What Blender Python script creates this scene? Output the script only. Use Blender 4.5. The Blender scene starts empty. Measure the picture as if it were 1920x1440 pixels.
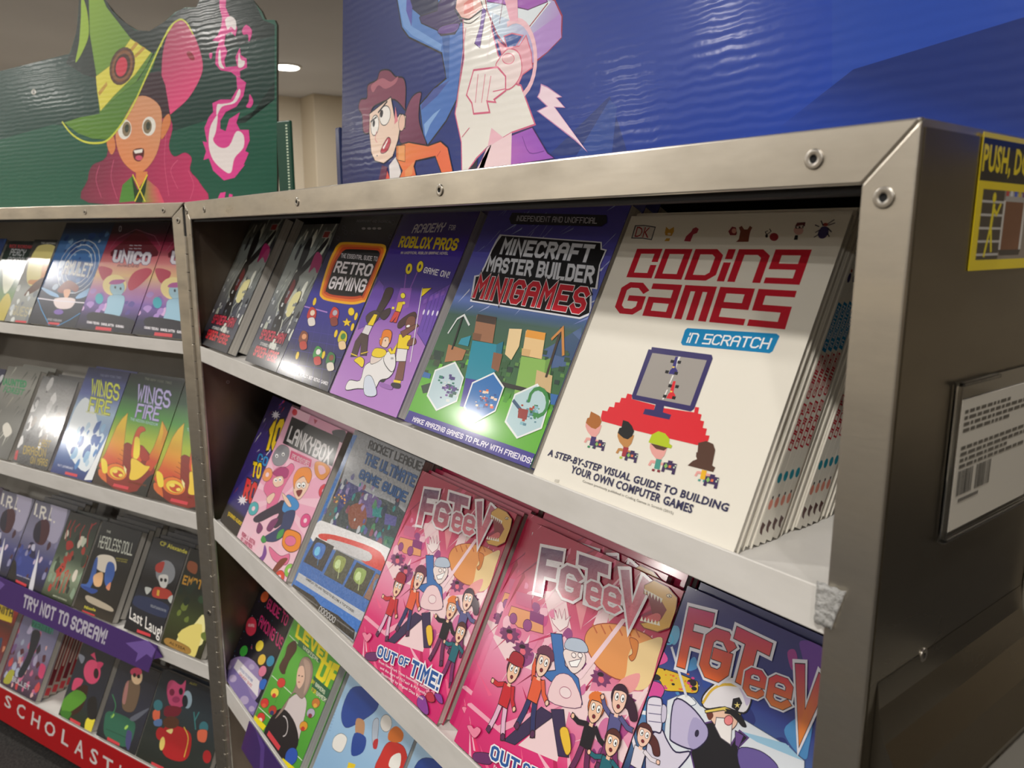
import bpy, math, random
from mathutils import Vector, Matrix
from mathutils.geometry import tessellate_polygon
random.seed(7)
C = bpy.context.scene.collection
scene = bpy.context.scene
H0 = 1.30                                   # height of the case tops above the floor
W = 1.2                                     # width of one case
TH = 0.3922                                 # how far the left case is folded towards the right one
AL = math.radians(27)                       # lean of the books
# ---------------------------------------------------------------- camera
FPX, PITCH, ROLL, YAW = 1439.9, 0.1915, 0.002, -0.9153
CAM = Vector((0.1744, -0.3667, -0.0527 + H0))
fwd = Vector((math.sin(YAW)*math.cos(PITCH), math.cos(YAW)*math.cos(PITCH), -math.sin(PITCH)))
rt = Vector((math.cos(YAW), -math.sin(YAW), 0)); up = rt.cross(fwd)
rt, up = math.cos(ROLL)*rt + math.sin(ROLL)*up, -math.sin(ROLL)*rt + math.cos(ROLL)*up
cd = bpy.data.cameras.new('camera'); cam = bpy.data.objects.new('camera', cd); C.objects.link(cam)
cam.matrix_world = Matrix(((rt.x, up.x, -fwd.x, CAM.x), (rt.y, up.y, -fwd.y, CAM.y), (rt.z, up.z, -fwd.z, CAM.z), (0, 0, 0, 1)))
cd.sensor_width = 36; cd.lens = 36*FPX/1920; cd.clip_start = 0.02; cd.clip_end = 60
cd.dof.use_dof = True; cd.dof.focus_distance = 0.72; cd.dof.aperture_fstop = 11
scene.camera = cam
# ---------------------------------------------------------------- light and exposure
world = bpy.data.worlds.new('world'); scene.world = world; world.use_nodes = True
world.node_tree.nodes['Background'].inputs[0].default_value = (0.9, 0.88, 0.85, 1)
world.node_tree.nodes['Background'].inputs[1].default_value = 0.05
scene.view_settings.view_transform = 'Standard'; scene.view_settings.look = 'None'
scene.view_settings.gamma = 1; scene.view_settings.use_curve_mapping = False
scene.view_settings.exposure = 0.26
CEIL = H0 + 1.6
def lamp(x, y, power, r=0.085, col=(1, 0.955, 0.90)):
    l = bpy.data.lights.new('downlight_lamp', 'AREA'); l.shape = 'DISK'; l.size = 2*r; l.energy = power; l.color = col
    o = bpy.data.objects.new('downlight_lamp', l); o.location = (x, y, CEIL-0.025); C.objects.link(o); return o
LAMPS = [(-7.65, 2.80, 26), (0.5, -1.25, 26), (2.3, -1.6, 26), (-2.4, -0.95, 24), (-5.05, -3.0, 30), (-0.6, -3.6, 34), (-9.35, -3.2, 36), (-6.7, -6.3, 36), (-3.7, -4.2, 36),
         (-15.9, -10.3, 36), (-3.6, 2.9, 30), (0.4, 2.4, 30), (2.6, -5.4, 45), (-1.6, -7.0, 45), (-5.6, 0.6, 34), (-12.3, -5.7, 40), (-9.8, -8.6, 40)]  # the seen downlight, glare-matched ones, and unseen ones added to fill the room
for x, y, p in LAMPS: lamp(x, y, p)
# ---------------------------------------------------------------- helpers
def s2l(c): return c/12.92 if c <= 0.04045 else ((c+0.055)/1.055)**2.4
def col(c):
    if isinstance(c, str): c = tuple(int(c[i:i+2], 16) for i in (0, 2, 4))
    return tuple(s2l(v/255) for v in c[:3]) + (1.0,)
def mat(name, c, rough=0.5, metal=0.0, coat=0.0, noise=None, spec=0.5, bump=None, trans=0, emit=0):
    m = bpy.data.materials.new(name); m.use_nodes = True; nt = m.node_tree; b = nt.nodes['Principled BSDF']
    b.inputs['Base Color'].default_value = col(c); b.inputs['Roughness'].default_value = rough
    b.inputs['Metallic'].default_value = metal; b.inputs['Coat Weight'].default_value = coat; b.inputs['Coat Roughness'].default_value = 0.12
    b.inputs['Specular IOR Level'].default_value = spec; b.inputs['Transmission Weight'].default_value = trans
    if emit: b.inputs['Emission Color'].default_value = col(c); b.inputs['Emission Strength'].default_value = emit
    tc = nt.nodes.new('ShaderNodeTexCoord')
    if noise:                                # (scale xyz, second colour, contrast lo, hi, rough spread)
        mp = nt.nodes.new('ShaderNodeMapping'); mp.inputs['Scale'].default_value = noise[0]
        n = nt.nodes.new('ShaderNodeTexNoise'); n.inputs['Scale'].default_value = 1; n.inputs['Detail'].default_value = 5
        r = nt.nodes.new('ShaderNodeValToRGB'); r.color_ramp.elements[0].position = noise[2]; r.color_ramp.elements[1].position = noise[3]
        r.color_ramp.elements[0].color = col(c); r.color_ramp.elements[1].color = col(noise[1])
        nt.links.new(tc.outputs['Object'], mp.inputs[0]); nt.links.new(mp.outputs[0], n.inputs['Vector'])
        nt.links.new(n.outputs['Fac'], r.inputs[0]); nt.links.new(r.outputs[0], b.inputs['Base Color'])
        if len(noise) > 4:
            mr = nt.nodes.new('ShaderNodeMapRange'); mr.inputs['From Min'].default_value = 0.3; mr.inputs['From Max'].default_value = 0.7
            mr.inputs['To Min'].default_value = rough-noise[4]; mr.inputs['To Max'].default_value = rough+noise[4]
            nt.links.new(n.outputs['Fac'], mr.inputs[0]); nt.links.new(mr.outputs[0], b.inputs['Roughness'])
    if bump:                                 # (scale xyz, strength, distance)
        mp = nt.nodes.new('ShaderNodeMapping'); mp.inputs['Scale'].default_value = bump[0]
        n = nt.nodes.new('ShaderNodeTexNoise'); n.inputs['Scale'].default_value = 1; n.inputs['Detail'].default_value = 3
        bp = nt.nodes.new('ShaderNodeBump'); bp.inputs['Strength'].default_value = bump[1]; bp.inputs['Distance'].default_value = bump[2]
        nt.links.new(tc.outputs['Object'], mp.inputs[0]); nt.links.new(mp.outputs[0], n.inputs['Vector'])
        nt.links.new(n.outputs['Fac'], bp.inputs['Height']); nt.links.new(bp.outputs[0], b.inputs['Normal'])
    return m
def printed(name, rough, coat, bump=None):   # ink: the colour is stored per face corner of the printed shapes
    m = mat(name, 'ffffff', rough, 0, coat, bump=bump, spec=0.33); nt = m.node_tree
    a = nt.nodes.new('ShaderNodeVertexColor'); a.layer_name = 'ink'
    nt.links.new(a.outputs['Color'], nt.nodes['Principled BSDF'].inputs['Base Color']); return m
M_METAL = mat('brushed_aluminium', 'e2dcd0', 0.34, 0.95, noise=((9, 9, 30), 'b2aa9c', 0.38, 0.8, 0.08), bump=((40, 40, 400), 0.05, 0.0004))
M_SIDE = mat('polished_aluminium', 'aaa394', 0.30, 1.0, noise=((3, 3, 9), '958e80', 0.3, 0.7, 0.05), bump=((5, 5, 7), 0.10, 0.004))
M_INNER = mat('reflection_brown_aluminium', '8d8175', 0.38, 0.9, noise=((8, 8, 5), '6a5a4c', 0.3, 0.7, 0.08))  # brown of the reflections on the inner walls is put into the colour
M_SHELF = mat('pale_enamelled_shelf', 'eae7e2', 0.35, 0.0, noise=((14, 14, 40), 'dcd9d3', 0.4, 0.8, 0.05))
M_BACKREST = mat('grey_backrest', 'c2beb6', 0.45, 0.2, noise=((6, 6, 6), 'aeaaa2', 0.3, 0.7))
M_DARK = mat('dark_felt_and_gap', '1d1b1a', 0.8)  # felt lining, near case backrests and the shaded hinge gap
M_RIVET = mat('zinc_rivet', 'b9b4ac', 0.3, 1.0)
M_HOLE = mat('rivet_recess', '0c0c0c', 0.7)
M_PAGES = mat('page_edges', 'efebe2', 0.75, noise=((2, 1300, 2), 'c0bab0', 0.35, 0.7))
M_INK = printed('glossy_print', 0.34, 0.45, bump=((25, 25, 25), 0.05, 0.004))
M_FOIL = printed('foil_print', 0.3, 0.9, bump=((130, 130, 130), 0.5, 0.003))
M_COVER = {}
def cover_mat(c):
    if c not in M_COVER: M_COVER[c] = mat('cover_card_'+c, c, 0.32, 0, 0.45)
    return M_COVER[c]
M_BOARD = printed('laminated_board_print', 0.30, 0.16)
nt = M_BOARD.node_tree; b = nt.nodes['Principled BSDF']
tc = nt.nodes.new('ShaderNodeTexCoord'); wv = nt.nodes.new('ShaderNodeTexWave'); wv.bands_direction = 'Z'; wv.inputs['Scale'].default_value = 34
wv.inputs['Distortion'].default_value = 3.2; wv.inputs['Detail'].default_value = 3; wv.inputs['Detail Scale'].default_value = 1.2
n2 = nt.nodes.new('ShaderNodeTexNoise'); n2.inputs['Scale'].default_value = 60
ad = nt.nodes.new('ShaderNodeMath'); ad.operation = 'ADD'; bp = nt.nodes.new('ShaderNodeBump'); bp.inputs['Strength'].default_value = 0.06; bp.inputs['Distance'].default_value = 0.0016
nt.links.new(tc.outputs['Object'], wv.inputs['Vector']); nt.links.new(tc.outputs['Object'], n2.inputs['Vector'])
nt.links.new(wv.outputs['Fac'], ad.inputs[0]); nt.links.new(n2.outputs['Fac'], ad.inputs[1])
nt.links.new(ad.outputs[0], bp.inputs['Height']); nt.links.new(bp.outputs[0], b.inputs['Normal'])
nt.links.new(bp.outputs[0], b.inputs['Coat Normal'])

def meshobj(name, vs, fs, m, parent=None, bevel=0, smooth=False):
    me = bpy.data.meshes.new(name); me.from_pydata([tuple(v) for v in vs], [], fs); me.validate(); me.update()
    me.materials.append(m); o = bpy.data.objects.new(name, me); C.objects.link(o)
    if smooth:
        for p in me.polygons: p.use_smooth = True
    if parent: o.parent = parent
    if bevel:
        b = o.modifiers.new('bevel', 'BEVEL'); b.width = bevel; b.segments = 2; b.limit_method = 'ANGLE'
        b.harden_normals = False
    return o
def boxvf(x0, x1, y0, y1, z0, z1, vs=None, fs=None):
    vs = [] if vs is None else vs; fs = [] if fs is None else fs; n = len(vs)
    vs += [(x, y, z) for z in (z0, z1) for y in (y0, y1) for x in (x0, x1)]
    fs += [[n+i for i in f] for f in ((0, 2, 3, 1), (4, 5, 7, 6), (0, 1, 5, 4), (2, 6, 7, 3), (0, 4, 6, 2), (1, 3, 7, 5))]
    return vs, fs
def box(name, x0, x1, y0, y1, z0, z1, m, parent=None, bevel=0):
    return meshobj(name, *boxvf(x0, x1, y0, y1, z0, z1), m, parent, bevel)
def prism(name, prof, axis, a, b, m, parent=None, bevel=0):      # prof: 2D outline; axis 'x','y','z' extruded from a to b
    f = {'x': lambda u, v, t: (t, u, v), 'y': lambda u, v, t: (u, t, v), 'z': lambda u, v, t: (u, v, t)}[axis]
    n = len(prof); vs = [f(u, v, a) for u, v in prof] + [f(u, v, b) for u, v in prof]
    fs = [[i, (i+1) % n, n+(i+1) % n, n+i] for i in range(n)]
    for tr in tessellate_polygon([[Vector((u, v, 0)) for u, v in prof]]): fs += [list(tr), [n+i for i in reversed(tr)]]
    o = meshobj(name, vs, fs, m, parent)
    import bmesh
    bm = bmesh.new(); bm.from_mesh(o.data); bmesh.ops.recalc_face_normals(bm, faces=bm.faces); bmesh.ops.dissolve_limit(bm, angle_limit=0.001, verts=bm.verts, edges=bm.edges); bm.to_mesh(o.data); bm.free()
    if bevel:
        md = o.modifiers.new('bevel', 'BEVEL'); md.width = bevel; md.segments = 2; md.limit_method = 'ANGLE'
    return o
def lathe(name, prof, m, parent=None, seg=20, loc=(0, 0, 0), axis='y'):   # prof (r, h)
    vs = []; fs = []
    for r, h in prof:
        for i in range(seg):
            a = 2*math.pi*i/seg; c, s = r*math.cos(a), r*math.sin(a)
            vs.append((c, h, s) if axis == 'y' else (c, s, h) if axis == 'z' else (h, c, s))
    for k in range(len(prof)-1):
        for i in range(seg): j = (i+1) % seg; fs.append([k*seg+i, k*seg+j, (k+1)*seg+j, (k+1)*seg+i])
    fs.append(list(range(seg))); fs.append([(len(prof)-1)*seg+i for i in range(seg)][::-1])
    import bmesh
    o = meshobj(name, vs, fs, m, parent, smooth=True); o.location = loc
    bm = bmesh.new(); bm.from_mesh(o.data); bmesh.ops.recalc_face_normals(bm, faces=bm.faces); bm.to_mesh(o.data); bm.free()
    return o
def empty(name, loc=(0, 0, 0), rot=(0, 0, 0)):
    o = bpy.data.objects.new(name, None); o.empty_display_size = 0.05; C.objects.link(o); o.location = loc; o.rotation_euler = rot; return o
def tag(o, label, cat, group=None):
    o['label'] = label; o['category'] = cat
    if group: o['group'] = group
    return o
def struct(o): o['kind'] = 'structure'; return o
def copy_tree(o, parent=None):
    c = o.copy(); C.objects.link(c); c.parent = parent
    for ch in o.children: copy_tree(ch, c)
    return c

# ---------------------------------------------------------------- printed artwork: flat coloured shapes lying on a surface
GL = {'A': '0005 1636 4540;0343', 'B': '0003 0333 4445 3606 0000 3041 4233', 'C': '4536 1605 0110 3041', 'D': '0006 3645 4130 0000',
 'E': '4606 0040;0333', 'F': '4606 00;0333', 'G': '4536 1605 0110 3041 4323', 'H': '0006;4046;0343', 'I': '0006', 'J': '4641 3010 01',
 'K': '0006;4613;1340', 'L': '0600 40', 'M': '0006 2346 40', 'N': '0006 4046', 'O': '1030 4145 3616 0501 10', 'P': '0006 3645 4333 03',
 'Q': '1030 4145 3616 0501 10;2240', 'R': '0006 3645 4433 03;2340', 'S': '4536 1605 0413 3342 4130 1001', 'T': '0646;2620',
 'U': '0601 1030 4146', 'V': '0620 46', 'W': '0610 2430 46', 'X': '0046;0640', 'Y': '0604 2344 46;2320', 'Z': '0646 0040',
 '!': '0603;0000', ',': '0100', '.': '0000', '-': '0333', ':': '0101;0404', '&': '4002 0616 3500 3042', "'": '0605',
 '0': '1030 4145 3616 0501 10', '1': '0516 10', '2': '0516 3645 4400 40', '3': '0536 4533 4130 00', 'e': '0343 4536 1605 0110 3041',
 # square letters of the white cover
 'c': '4446 0600 4042', 'x': '0343 4606 0040', 'o': '0006 4640 00', 'd': '0006 3645 4130 00', 'i': '0003;0506', 'n': '0006 3645 40', 'q': '0040 4606 0343',
 'a': '0646 4000 0343', 'm': '0006 4645 40;2620', 'h': '0006;4046;0343', 's': '4606 0343 4000', 'u': '0601 0040 46', 'r': '0006 4643 03;2340', 't': '0646;2620'}
def glyph_lines(ch):
    out = []
    for part in GL[ch].split(';'):
        d = part.replace(' ', ''); out.append([(int(d[i]), int(d[i+1])) for i in range(0, len(d), 2)])
    return out
def stroke_quads(pts, w, closed=False):
    """quads of a mitred line of full width w"""
    p = [Vector(q) for q in pts]; h = w/2
    p = [q for i, q in enumerate(p) if i == 0 or (q-p[i-1]).length > 1e-9]
    if len(p) == 1 or (len(p) == 2 and (p[0]-p[1]).length < 1e-9):
        q = p[0]; return [[(q.x-h, q.y-h), (q.x+h, q.y-h), (q.x+h, q.y+h), (q.x-h, q.y+h)]]
    if not closed and (p[0]-p[-1]).length < 1e-6 and len(p) > 3: closed = True
    if closed and (p[0]-p[-1]).length < 1e-6: p = p[:-1]
    n = len(p)
    if not closed:
        p[0] = p[0]-(p[1]-p[0]).normalized()*h; p[-1] = p[-1]+(p[-1]-p[-2]).normalized()*h
    L = []
    for i in range(n):
        a = p[i-1] if (i > 0 or closed) else None; b = p[(i+1) % n] if (i < n-1 or closed) else None
        d1 = (p[i]-a).normalized() if a is not None else None; d2 = (b-p[i]).normalized() if b is not None else None
        if d1 is None: d1 = d2
        if d2 is None: d2 = d1
        t = d1+d2
        t = t.normalized() if t.length > 1e-3 else d1
        nn = Vector((-t.y, t.x)); dn = Vector((-d1.y, d1.x)); c = max(nn.dot(dn), 0.45); L.append(nn*h/c)
    out = []
    for i in range(n if closed else n-1):
        j = (i+1) % n; q = [p[i]+L[i], p[j]+L[j], p[j]-L[j], p[i]-L[i]]
        cr = [(q[(k+1) % 4]-q[k]).cross(q[(k+2) % 4]-q[(k+1) % 4]) for k in range(4)]
        if min(cr) < 0 < max(cr):             # short piece between sharp bends: plain square-ended bar instead
            d = (p[j]-p[i]).normalized(); m = Vector((-d.y, d.x))*h; e = d*h*0.4; q = [p[i]-e+m, p[j]+e+m, p[j]+e-m, p[i]-e-m]
        out.append([tuple(t) for t in q])
    return out
def nums(s): 
    if not isinstance(s, str): return list(s)
    v = [float(t) for t in s.split()]; return list(zip(v[::2], v[1::2]))
def catmull(p, n=4):
    out = []; m = len(p)
    for i in range(m):
        a, b, c, d = p[i-1], p[i], p[(i+1) % m], p[(i+2) % m]
        for k in range(n):
            t = k/n; out.append(tuple(0.5*(2*b[e]+(c[e]-a[e])*t+(2*a[e]-5*b[e]+4*c[e]-d[e])*t*t+(3*b[e]-a[e]-3*c[e]+d[e])*t**3) for e in (0, 1)))
    return out
def clip(poly, w, h, u0=0.0, v0=0.0):
    for ax, lim, sg in ((0, u0, 1), (0, w, -1), (1, v0, 1), (1, h, -1)):
        out = []
        for i in range(len(poly)):
            a, b = poly[i-1], poly[i]; da, db = sg*(a[ax]-lim), sg*(b[ax]-lim)
            if (da < 0) != (db < 0):
                t = da/(da-db); out.append((a[0]+(b[0]-a[0])*t, a[1]+(b[1]-a[1])*t))
            if db >= 0: out.append(b)
        poly = out
        if len(poly) < 3: return []
    return poly
class Art:
    """shapes in the plane o + u*X + v*Y, raised 0.0025 mm per layer along n"""
    EPS = 0.0000025
    def __init__(s, root, o, X, Y, w, h, m=None, clipit=True, y0=0.0):
        s.root, s.o, s.X, s.Y, s.w, s.h = root, Vector(o), Vector(X).normalized(), Vector(Y).normalized(), w, h
        s.n = s.X.cross(s.Y).normalized(); s.k = 1; s.groups = {}; s.cur = 'cover_art'; s.clipit = clipit; s.bounds = None; s.m = m or M_INK; s.mats = {}
        s.f = lambda x, y: (x, y); s.y0 = y0; s.font_scale = 1; s.pm = None
    def px(s, x, y):                         # where the sight line of that photo pixel meets this surface
        d = fwd*FPX + rt*(x-960) - up*(y-720); t = (s.o-CAM).dot(s.n)/d.dot(s.n); q = CAM+d*t-s.o; return (q.dot(s.X), q.dot(s.Y))
    def c(s, ox, oy, sc): s.f = lambda x, y: s.px(ox+x/sc, oy+y/sc); return s
    def loc(s, px=None, sc=1.0, rot=0, uv=None, sy=None):   # a local frame in metres
        u0, v0 = s.f(*px) if px else uv; sy = sy or sc; ca, sa = math.cos(rot), math.sin(rot)
        f0 = s.f; s.f = lambda x, y: (u0+x*sc*ca-y*sy*sa, v0+x*sc*sa+y*sy*ca); return f0
    def unit(s): s.f = lambda x, y: (x*s.w, y*s.h); return s
    def part(s, name, m=None): s.cur = name; s.pm = m
    def raw(s, uv, c, k=None):               # uv polygon, c: function(u,v)->linear colour
        if s.clipit: uv = clip(uv, s.w, s.h)
        elif s.bounds: uv = clip(uv, s.bounds[1], s.bounds[3], s.bounds[0], s.bounds[2])
        if len(uv) < 3: return
        g = s.groups.setdefault(s.cur, ([], [], [], s.pm)); n = len(g[0]); kk = s.k if k is None else k
        g[0].extend((u, -s.EPS*kk, v) for u, v in uv); g[2].extend(c(u, v) for u, v in uv)
        if len(uv) <= 4 and k is not None: g[1].append(list(range(n, n+len(uv))))
        else: g[1].extend([n+i for i in t] for t in tessellate_polygon([[Vector((u, v, 0)) for u, v in uv]]))
    def cf(s, c):
        if isinstance(c, tuple) and len(c) == 4 and isinstance(c[2], tuple):
            a, b = col(c[0]), col(c[1]); p, q = Vector(s.f(*c[2])), Vector(s.f(*c[3])); d = q-p; L = d.length_squared
            def g(u, v):
                t = min(1, max(0, (Vector((u, v))-p).dot(d)/L)); return tuple(a[i]*(1-t)+b[i]*t for i in range(4))
            return g
        cc = col(c); return lambda u, v: cc
    def P(s, c, pts, sm=0, ol=None, lw=0.0006):
        p = nums(pts); p = catmull(p, 4) if sm else p; uv = [s.f(*q) for q in p]
        s.raw(uv, s.cf(c)); s.k += 1
        if ol: s.strokes([uv+[uv[0]]], lw, ol)
    def strokes(s, lines, w, c):
        cf = s.cf(c)
        for i, l in enumerate(lines):
            for j, q in enumerate(stroke_quads(l, w)): s.raw(q, cf, s.k+.5*(j % 7))
        s.k += 4
    def L(s, c, w, pts, sm=0):
        p = nums(pts)
        if sm: p = [p[0]]+p+[p[-1]]; p = catmull(p, 4); p = p[4:-8]+[nums(pts)[-1]] if True else p
        s.strokes([[s.f(*q) for q in p]], w, c)
    def E(s, c, cx, cy, rx, ry=None, rot=0, ol=None, lw=0.0006, n=20):
        ry = ry or rx; ca, sa = math.cos(math.radians(rot)), math.sin(math.radians(rot))
        pts = [(cx+rx*math.cos(t)*ca-ry*math.sin(t)*sa, cy+rx*math.cos(t)*sa+ry*math.sin(t)*ca) for t in [2*math.pi*i/n for i in range(n)]]
        s.P(c, pts, 0, ol, lw)
    def S(s, c, cx, cy, r, n=5, r2=0.45, rot=0, ol=None):
        s.P(c, [(cx+(r if i % 2 == 0 else r*r2)*math.sin(rot+math.pi*i/n), cy-(r if i % 2 == 0 else r*r2)*math.cos(rot+math.pi*i/n)) for i in range(2*n)], 0, ol)
    def frame3(s, TL, TR, BL):
        a, b, d = Vector(s.f(*TL)), Vector(s.f(*TR)), Vector(s.f(*BL)); return lambda x, y: tuple(d+(b-a)*x+(a-d)*y)
    def B(s, txt, TL, TR, BL, c, wt=1.0, ol=None, olw=1.9, ol2=None, ol2w=2.6, gap=1.5, sp=2.8, part='title', m=None):
        """square stroke lettering filling the parallelogram; wt in grid units (letter is 4 x 6)"""
        cur, pm = s.cur, s.pm; s.part(part, m)
        x = 0; lines = []
        for ch in txt:
            if ch == ' ': x += sp; continue
            gl = glyph_lines(ch); wd = max(q[0] for l in gl for q in l)
            lines += [[(x+q[0], q[1]) for q in l] for l in gl]; x += wd+wt+gap*0.6
        tot = x-wt-gap*0.6; h = wt/2; F = s.frame3(TL, TR, BL)
        nx = lambda q: F((q[0]+h)/(tot+wt), (q[1]+h)/(6+wt))
        for cc, w in ((ol2, ol2w), (ol, olw), (c, wt)):
            if cc is None: continue
            f = s.cf(cc)
            for i, l in enumerate(lines):
                for j, q in enumerate(stroke_quads(l, w)): s.raw([nx(t) for t in q], f, s.k+0.6*((3*i+j) % 9))
            s.k += 6
        s.part(cur, pm)
    def T(s, txt, TL, TR, BL, c, bold=0.0, ol=None, olb=0.05, part='title', m=None, shear=0):
        """lettering in the built-in typeface filling the parallelogram"""
        cur, pm = s.cur, s.pm; s.part(part, m); F = s.frame3(TL, TR, BL); bb = None; todo = []
        for cc, bo in ((c, bold), (ol, olb)):
            if cc is None: continue
            cu = bpy.data.curves.new('t', 'FONT'); cu.body = txt; cu.offset = bo; cu.resolution_u = 2; cu.fill_mode = 'FRONT'; cu.shear = shear; cu.space_character = 1.0+bold*2
            ob = bpy.data.objects.new('t', cu); me = bpy.data.meshes.new_from_object(ob)
            vs = [(v.co.x, v.co.y) for v in me.vertices]; fs = [list(p.vertices) for p in me.polygons]
            bpy.data.objects.remove(ob); bpy.data.curves.remove(cu); bpy.data.meshes.remove(me)
            if bb is None:
                xs = [v[0] for v in vs]; ys = [v[1] for v in vs]; bb = (min(xs), max(xs), min(ys), max(ys))
            todo.append((cc, vs, fs))
        for cc, vs, fs in reversed(todo):
            f = s.cf(cc); P = [F((v[0]-bb[0])/(bb[1]-bb[0]), (v[1]-bb[2])/(bb[3]-bb[2])) for v in vs]
            g = s.groups.setdefault(s.cur, ([], [], [], s.pm)); n = len(g[0])
            if s.clipit: P = [(min(max(u, 0.0002), s.w-0.0002), min(max(v, 0.0002), s.h-0.0002)) for u, v in P]
            g[0].extend((u, -s.EPS*s.k, v) for u, v in P); g[2].extend(f(u, v) for u, v in P); g[1].extend([n+i for i in t] for t in fs); s.k += 1
        s.part(cur, pm)
    def BG(s, stops):                        # vertical run of colours, fractions of the height from the bottom
        for (a, ca), (b, cb) in zip(stops, stops[1:]):
            A, Bc = col(ca), col(cb); g = s.groups.setdefault(s.cur, ([], [], [], s.pm)); n = len(g[0])
            g[0].extend([(0, -s.EPS*s.k, a*s.h), (s.w, -s.EPS*s.k, a*s.h), (s.w, -s.EPS*s.k, b*s.h), (0, -s.EPS*s.k, b*s.h)])
            g[2].extend([A, A, Bc, Bc]); g[1].append([n, n+1, n+2, n+3])
        s.k += 1
    def blobs(s, n, u0, u1, v0, v1, cols, r0, r1, seed=1, kind='blob', asp=1.0, ang=0):
        rnd = random.Random(seed); f0 = s.f
        for i in range(n):
            cx, cy = rnd.uniform(u0, u1)*s.w, rnd.uniform(v0, v1)*s.h; r = rnd.uniform(r0, r1); a = rnd.uniform(0, 6.3); c = rnd.choice(cols)
            s.f = lambda x, y: (x, y)
            if kind == 'blob':
                k = 7; p = [(cx+r*rnd.uniform(.6, 1.15)*math.cos(a+6.283*j/k), cy+asp*r*rnd.uniform(.6, 1.15)*math.sin(a+6.283*j/k)) for j in range(k)]; s.P(c, p, 1)
            elif kind == 'dot': s.E(c, cx, cy, r, r*asp, n=8)
            elif kind == 'shard':
                aa = ang+rnd.uniform(-.35, .35); L = r*asp; s.P(c, [(cx, cy), (cx+L*math.cos(aa)-r*.12*math.sin(aa), cy+L*math.sin(aa)+r*.12*math.cos(aa)), (cx+L*.9*math.cos(aa)+r*.3*math.sin(aa), cy+L*.9*math.sin(aa)-r*.3*math.cos(aa))])
            elif kind == 'ring': s.strokes([[(cx+r*math.cos(6.283*j/12), cy+r*math.sin(6.283*j/12)) for j in range(13)]], r*.25, c)
            elif kind == 'px': s.P(c, [(cx, cy), (cx+r, cy), (cx+r, cy+r), (cx, cy+r)])
        s.f = f0
    def person(s, px, hgt, skin='f2c9a8', hair='6b3a2a', shirt='c8402f', pants='28314f', rot=0, arm=(150, 30), leg=(-100, -75), hat=None, sleeve=None, sx=1.0, line='2a1420', mouth=1, shoe='5a2a55', curly=0, ponytail=0):
        """a plain cartoon person standing with the hips at px"""
        f0 = s.loc(px, hgt*sx, rot, sy=hgt); lw = hgt*0.012
        def limb(x, y, a, l1, b, l2, w, c, end):
            a, b = math.radians(a), math.radians(b); x1, y1 = x+l1*math.cos(a), y+l1*math.sin(a); x2, y2 = x1+l2*math.cos(b), y1+l2*math.sin(b)
            pts = [s.f(x, y), s.f(x1, y1), s.f(x2, y2)]; s.strokes([pts], w*hgt*1.25, line); s.strokes([pts], w*hgt, c); s.E(end, x2, y2, w*.62, ol=line, lw=lw)
        limb(-.06, 0, leg[0], .24, leg[0]-8, .22, .085, pants, shoe); limb(.06, 0, leg[1], .24, leg[1]+8, .22, .085, pants, shoe)
        limb(-.12, .27, arm[0], .16, arm[0]-25, .15, .065, sleeve or shirt, skin)
        if ponytail: s.P(hair, '0.08 0.62 0.3 0.55 0.42 0.35 0.3 0.3 0.2 0.42 0.05 0.48', 1, line, lw)
        s.P(shirt, '-0.13 0.3 0.13 0.3 0.12 -0.04 -0.12 -0.04', 0, line, lw)
        limb(.12, .27, arm[1], .16, arm[1]+25, .15, .065, sleeve or shirt, skin)
        s.P(skin, '-0.04 0.27 0.04 0.27 0.04 0.4 -0.04 0.4')
        s.E(hair, 0, .56, .175, .17, ol=line, lw=lw)
        s.P(skin, '-0.13 0.6 -0.12 0.42 -0.03 0.33 0.05 0.34 0.13 0.44 0.14 0.6 0.05 0.64 -0.06 0.63', 1, line, lw)
        for ex in (-.055, .065):
            s.E('ffffff', ex, .545, .042, .055, ol=line, lw=lw*.6); s.E('1c1418', ex+.01, .54, .016, .022)
        s.E('7c2430', .01, .42, .035, .028 if mouth else .008, ol=line, lw=lw*.6)
        if curly:
            for i in range(9): a = .3+i*.3; s.E(hair, .17*math.cos(a), .6+.13*math.sin(a), .05)
        if hat: s.P(hat, '-0.16 0.62 0.16 0.62 0.15 0.78 -0.12 0.79', 1, line, lw); s.L(hat, lw*3, '-0.22 0.63 0.18 0.63')
        s.f = f0
    def build(s):
        for name, (vs, fs, cs, pm) in s.groups.items():
            me = bpy.data.meshes.new(name); me.from_pydata([(x, y+s.y0, z) for x, y, z in vs], [], fs); me.materials.append(pm or s.m)
            a = me.color_attributes.new('ink', 'FLOAT_COLOR', 'POINT')
            a.data.foreach_set('color', [t for c in cs for t in c]); me.update()
            o = bpy.data.objects.new(name, me); C.objects.link(o); o.parent = s.root
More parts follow.
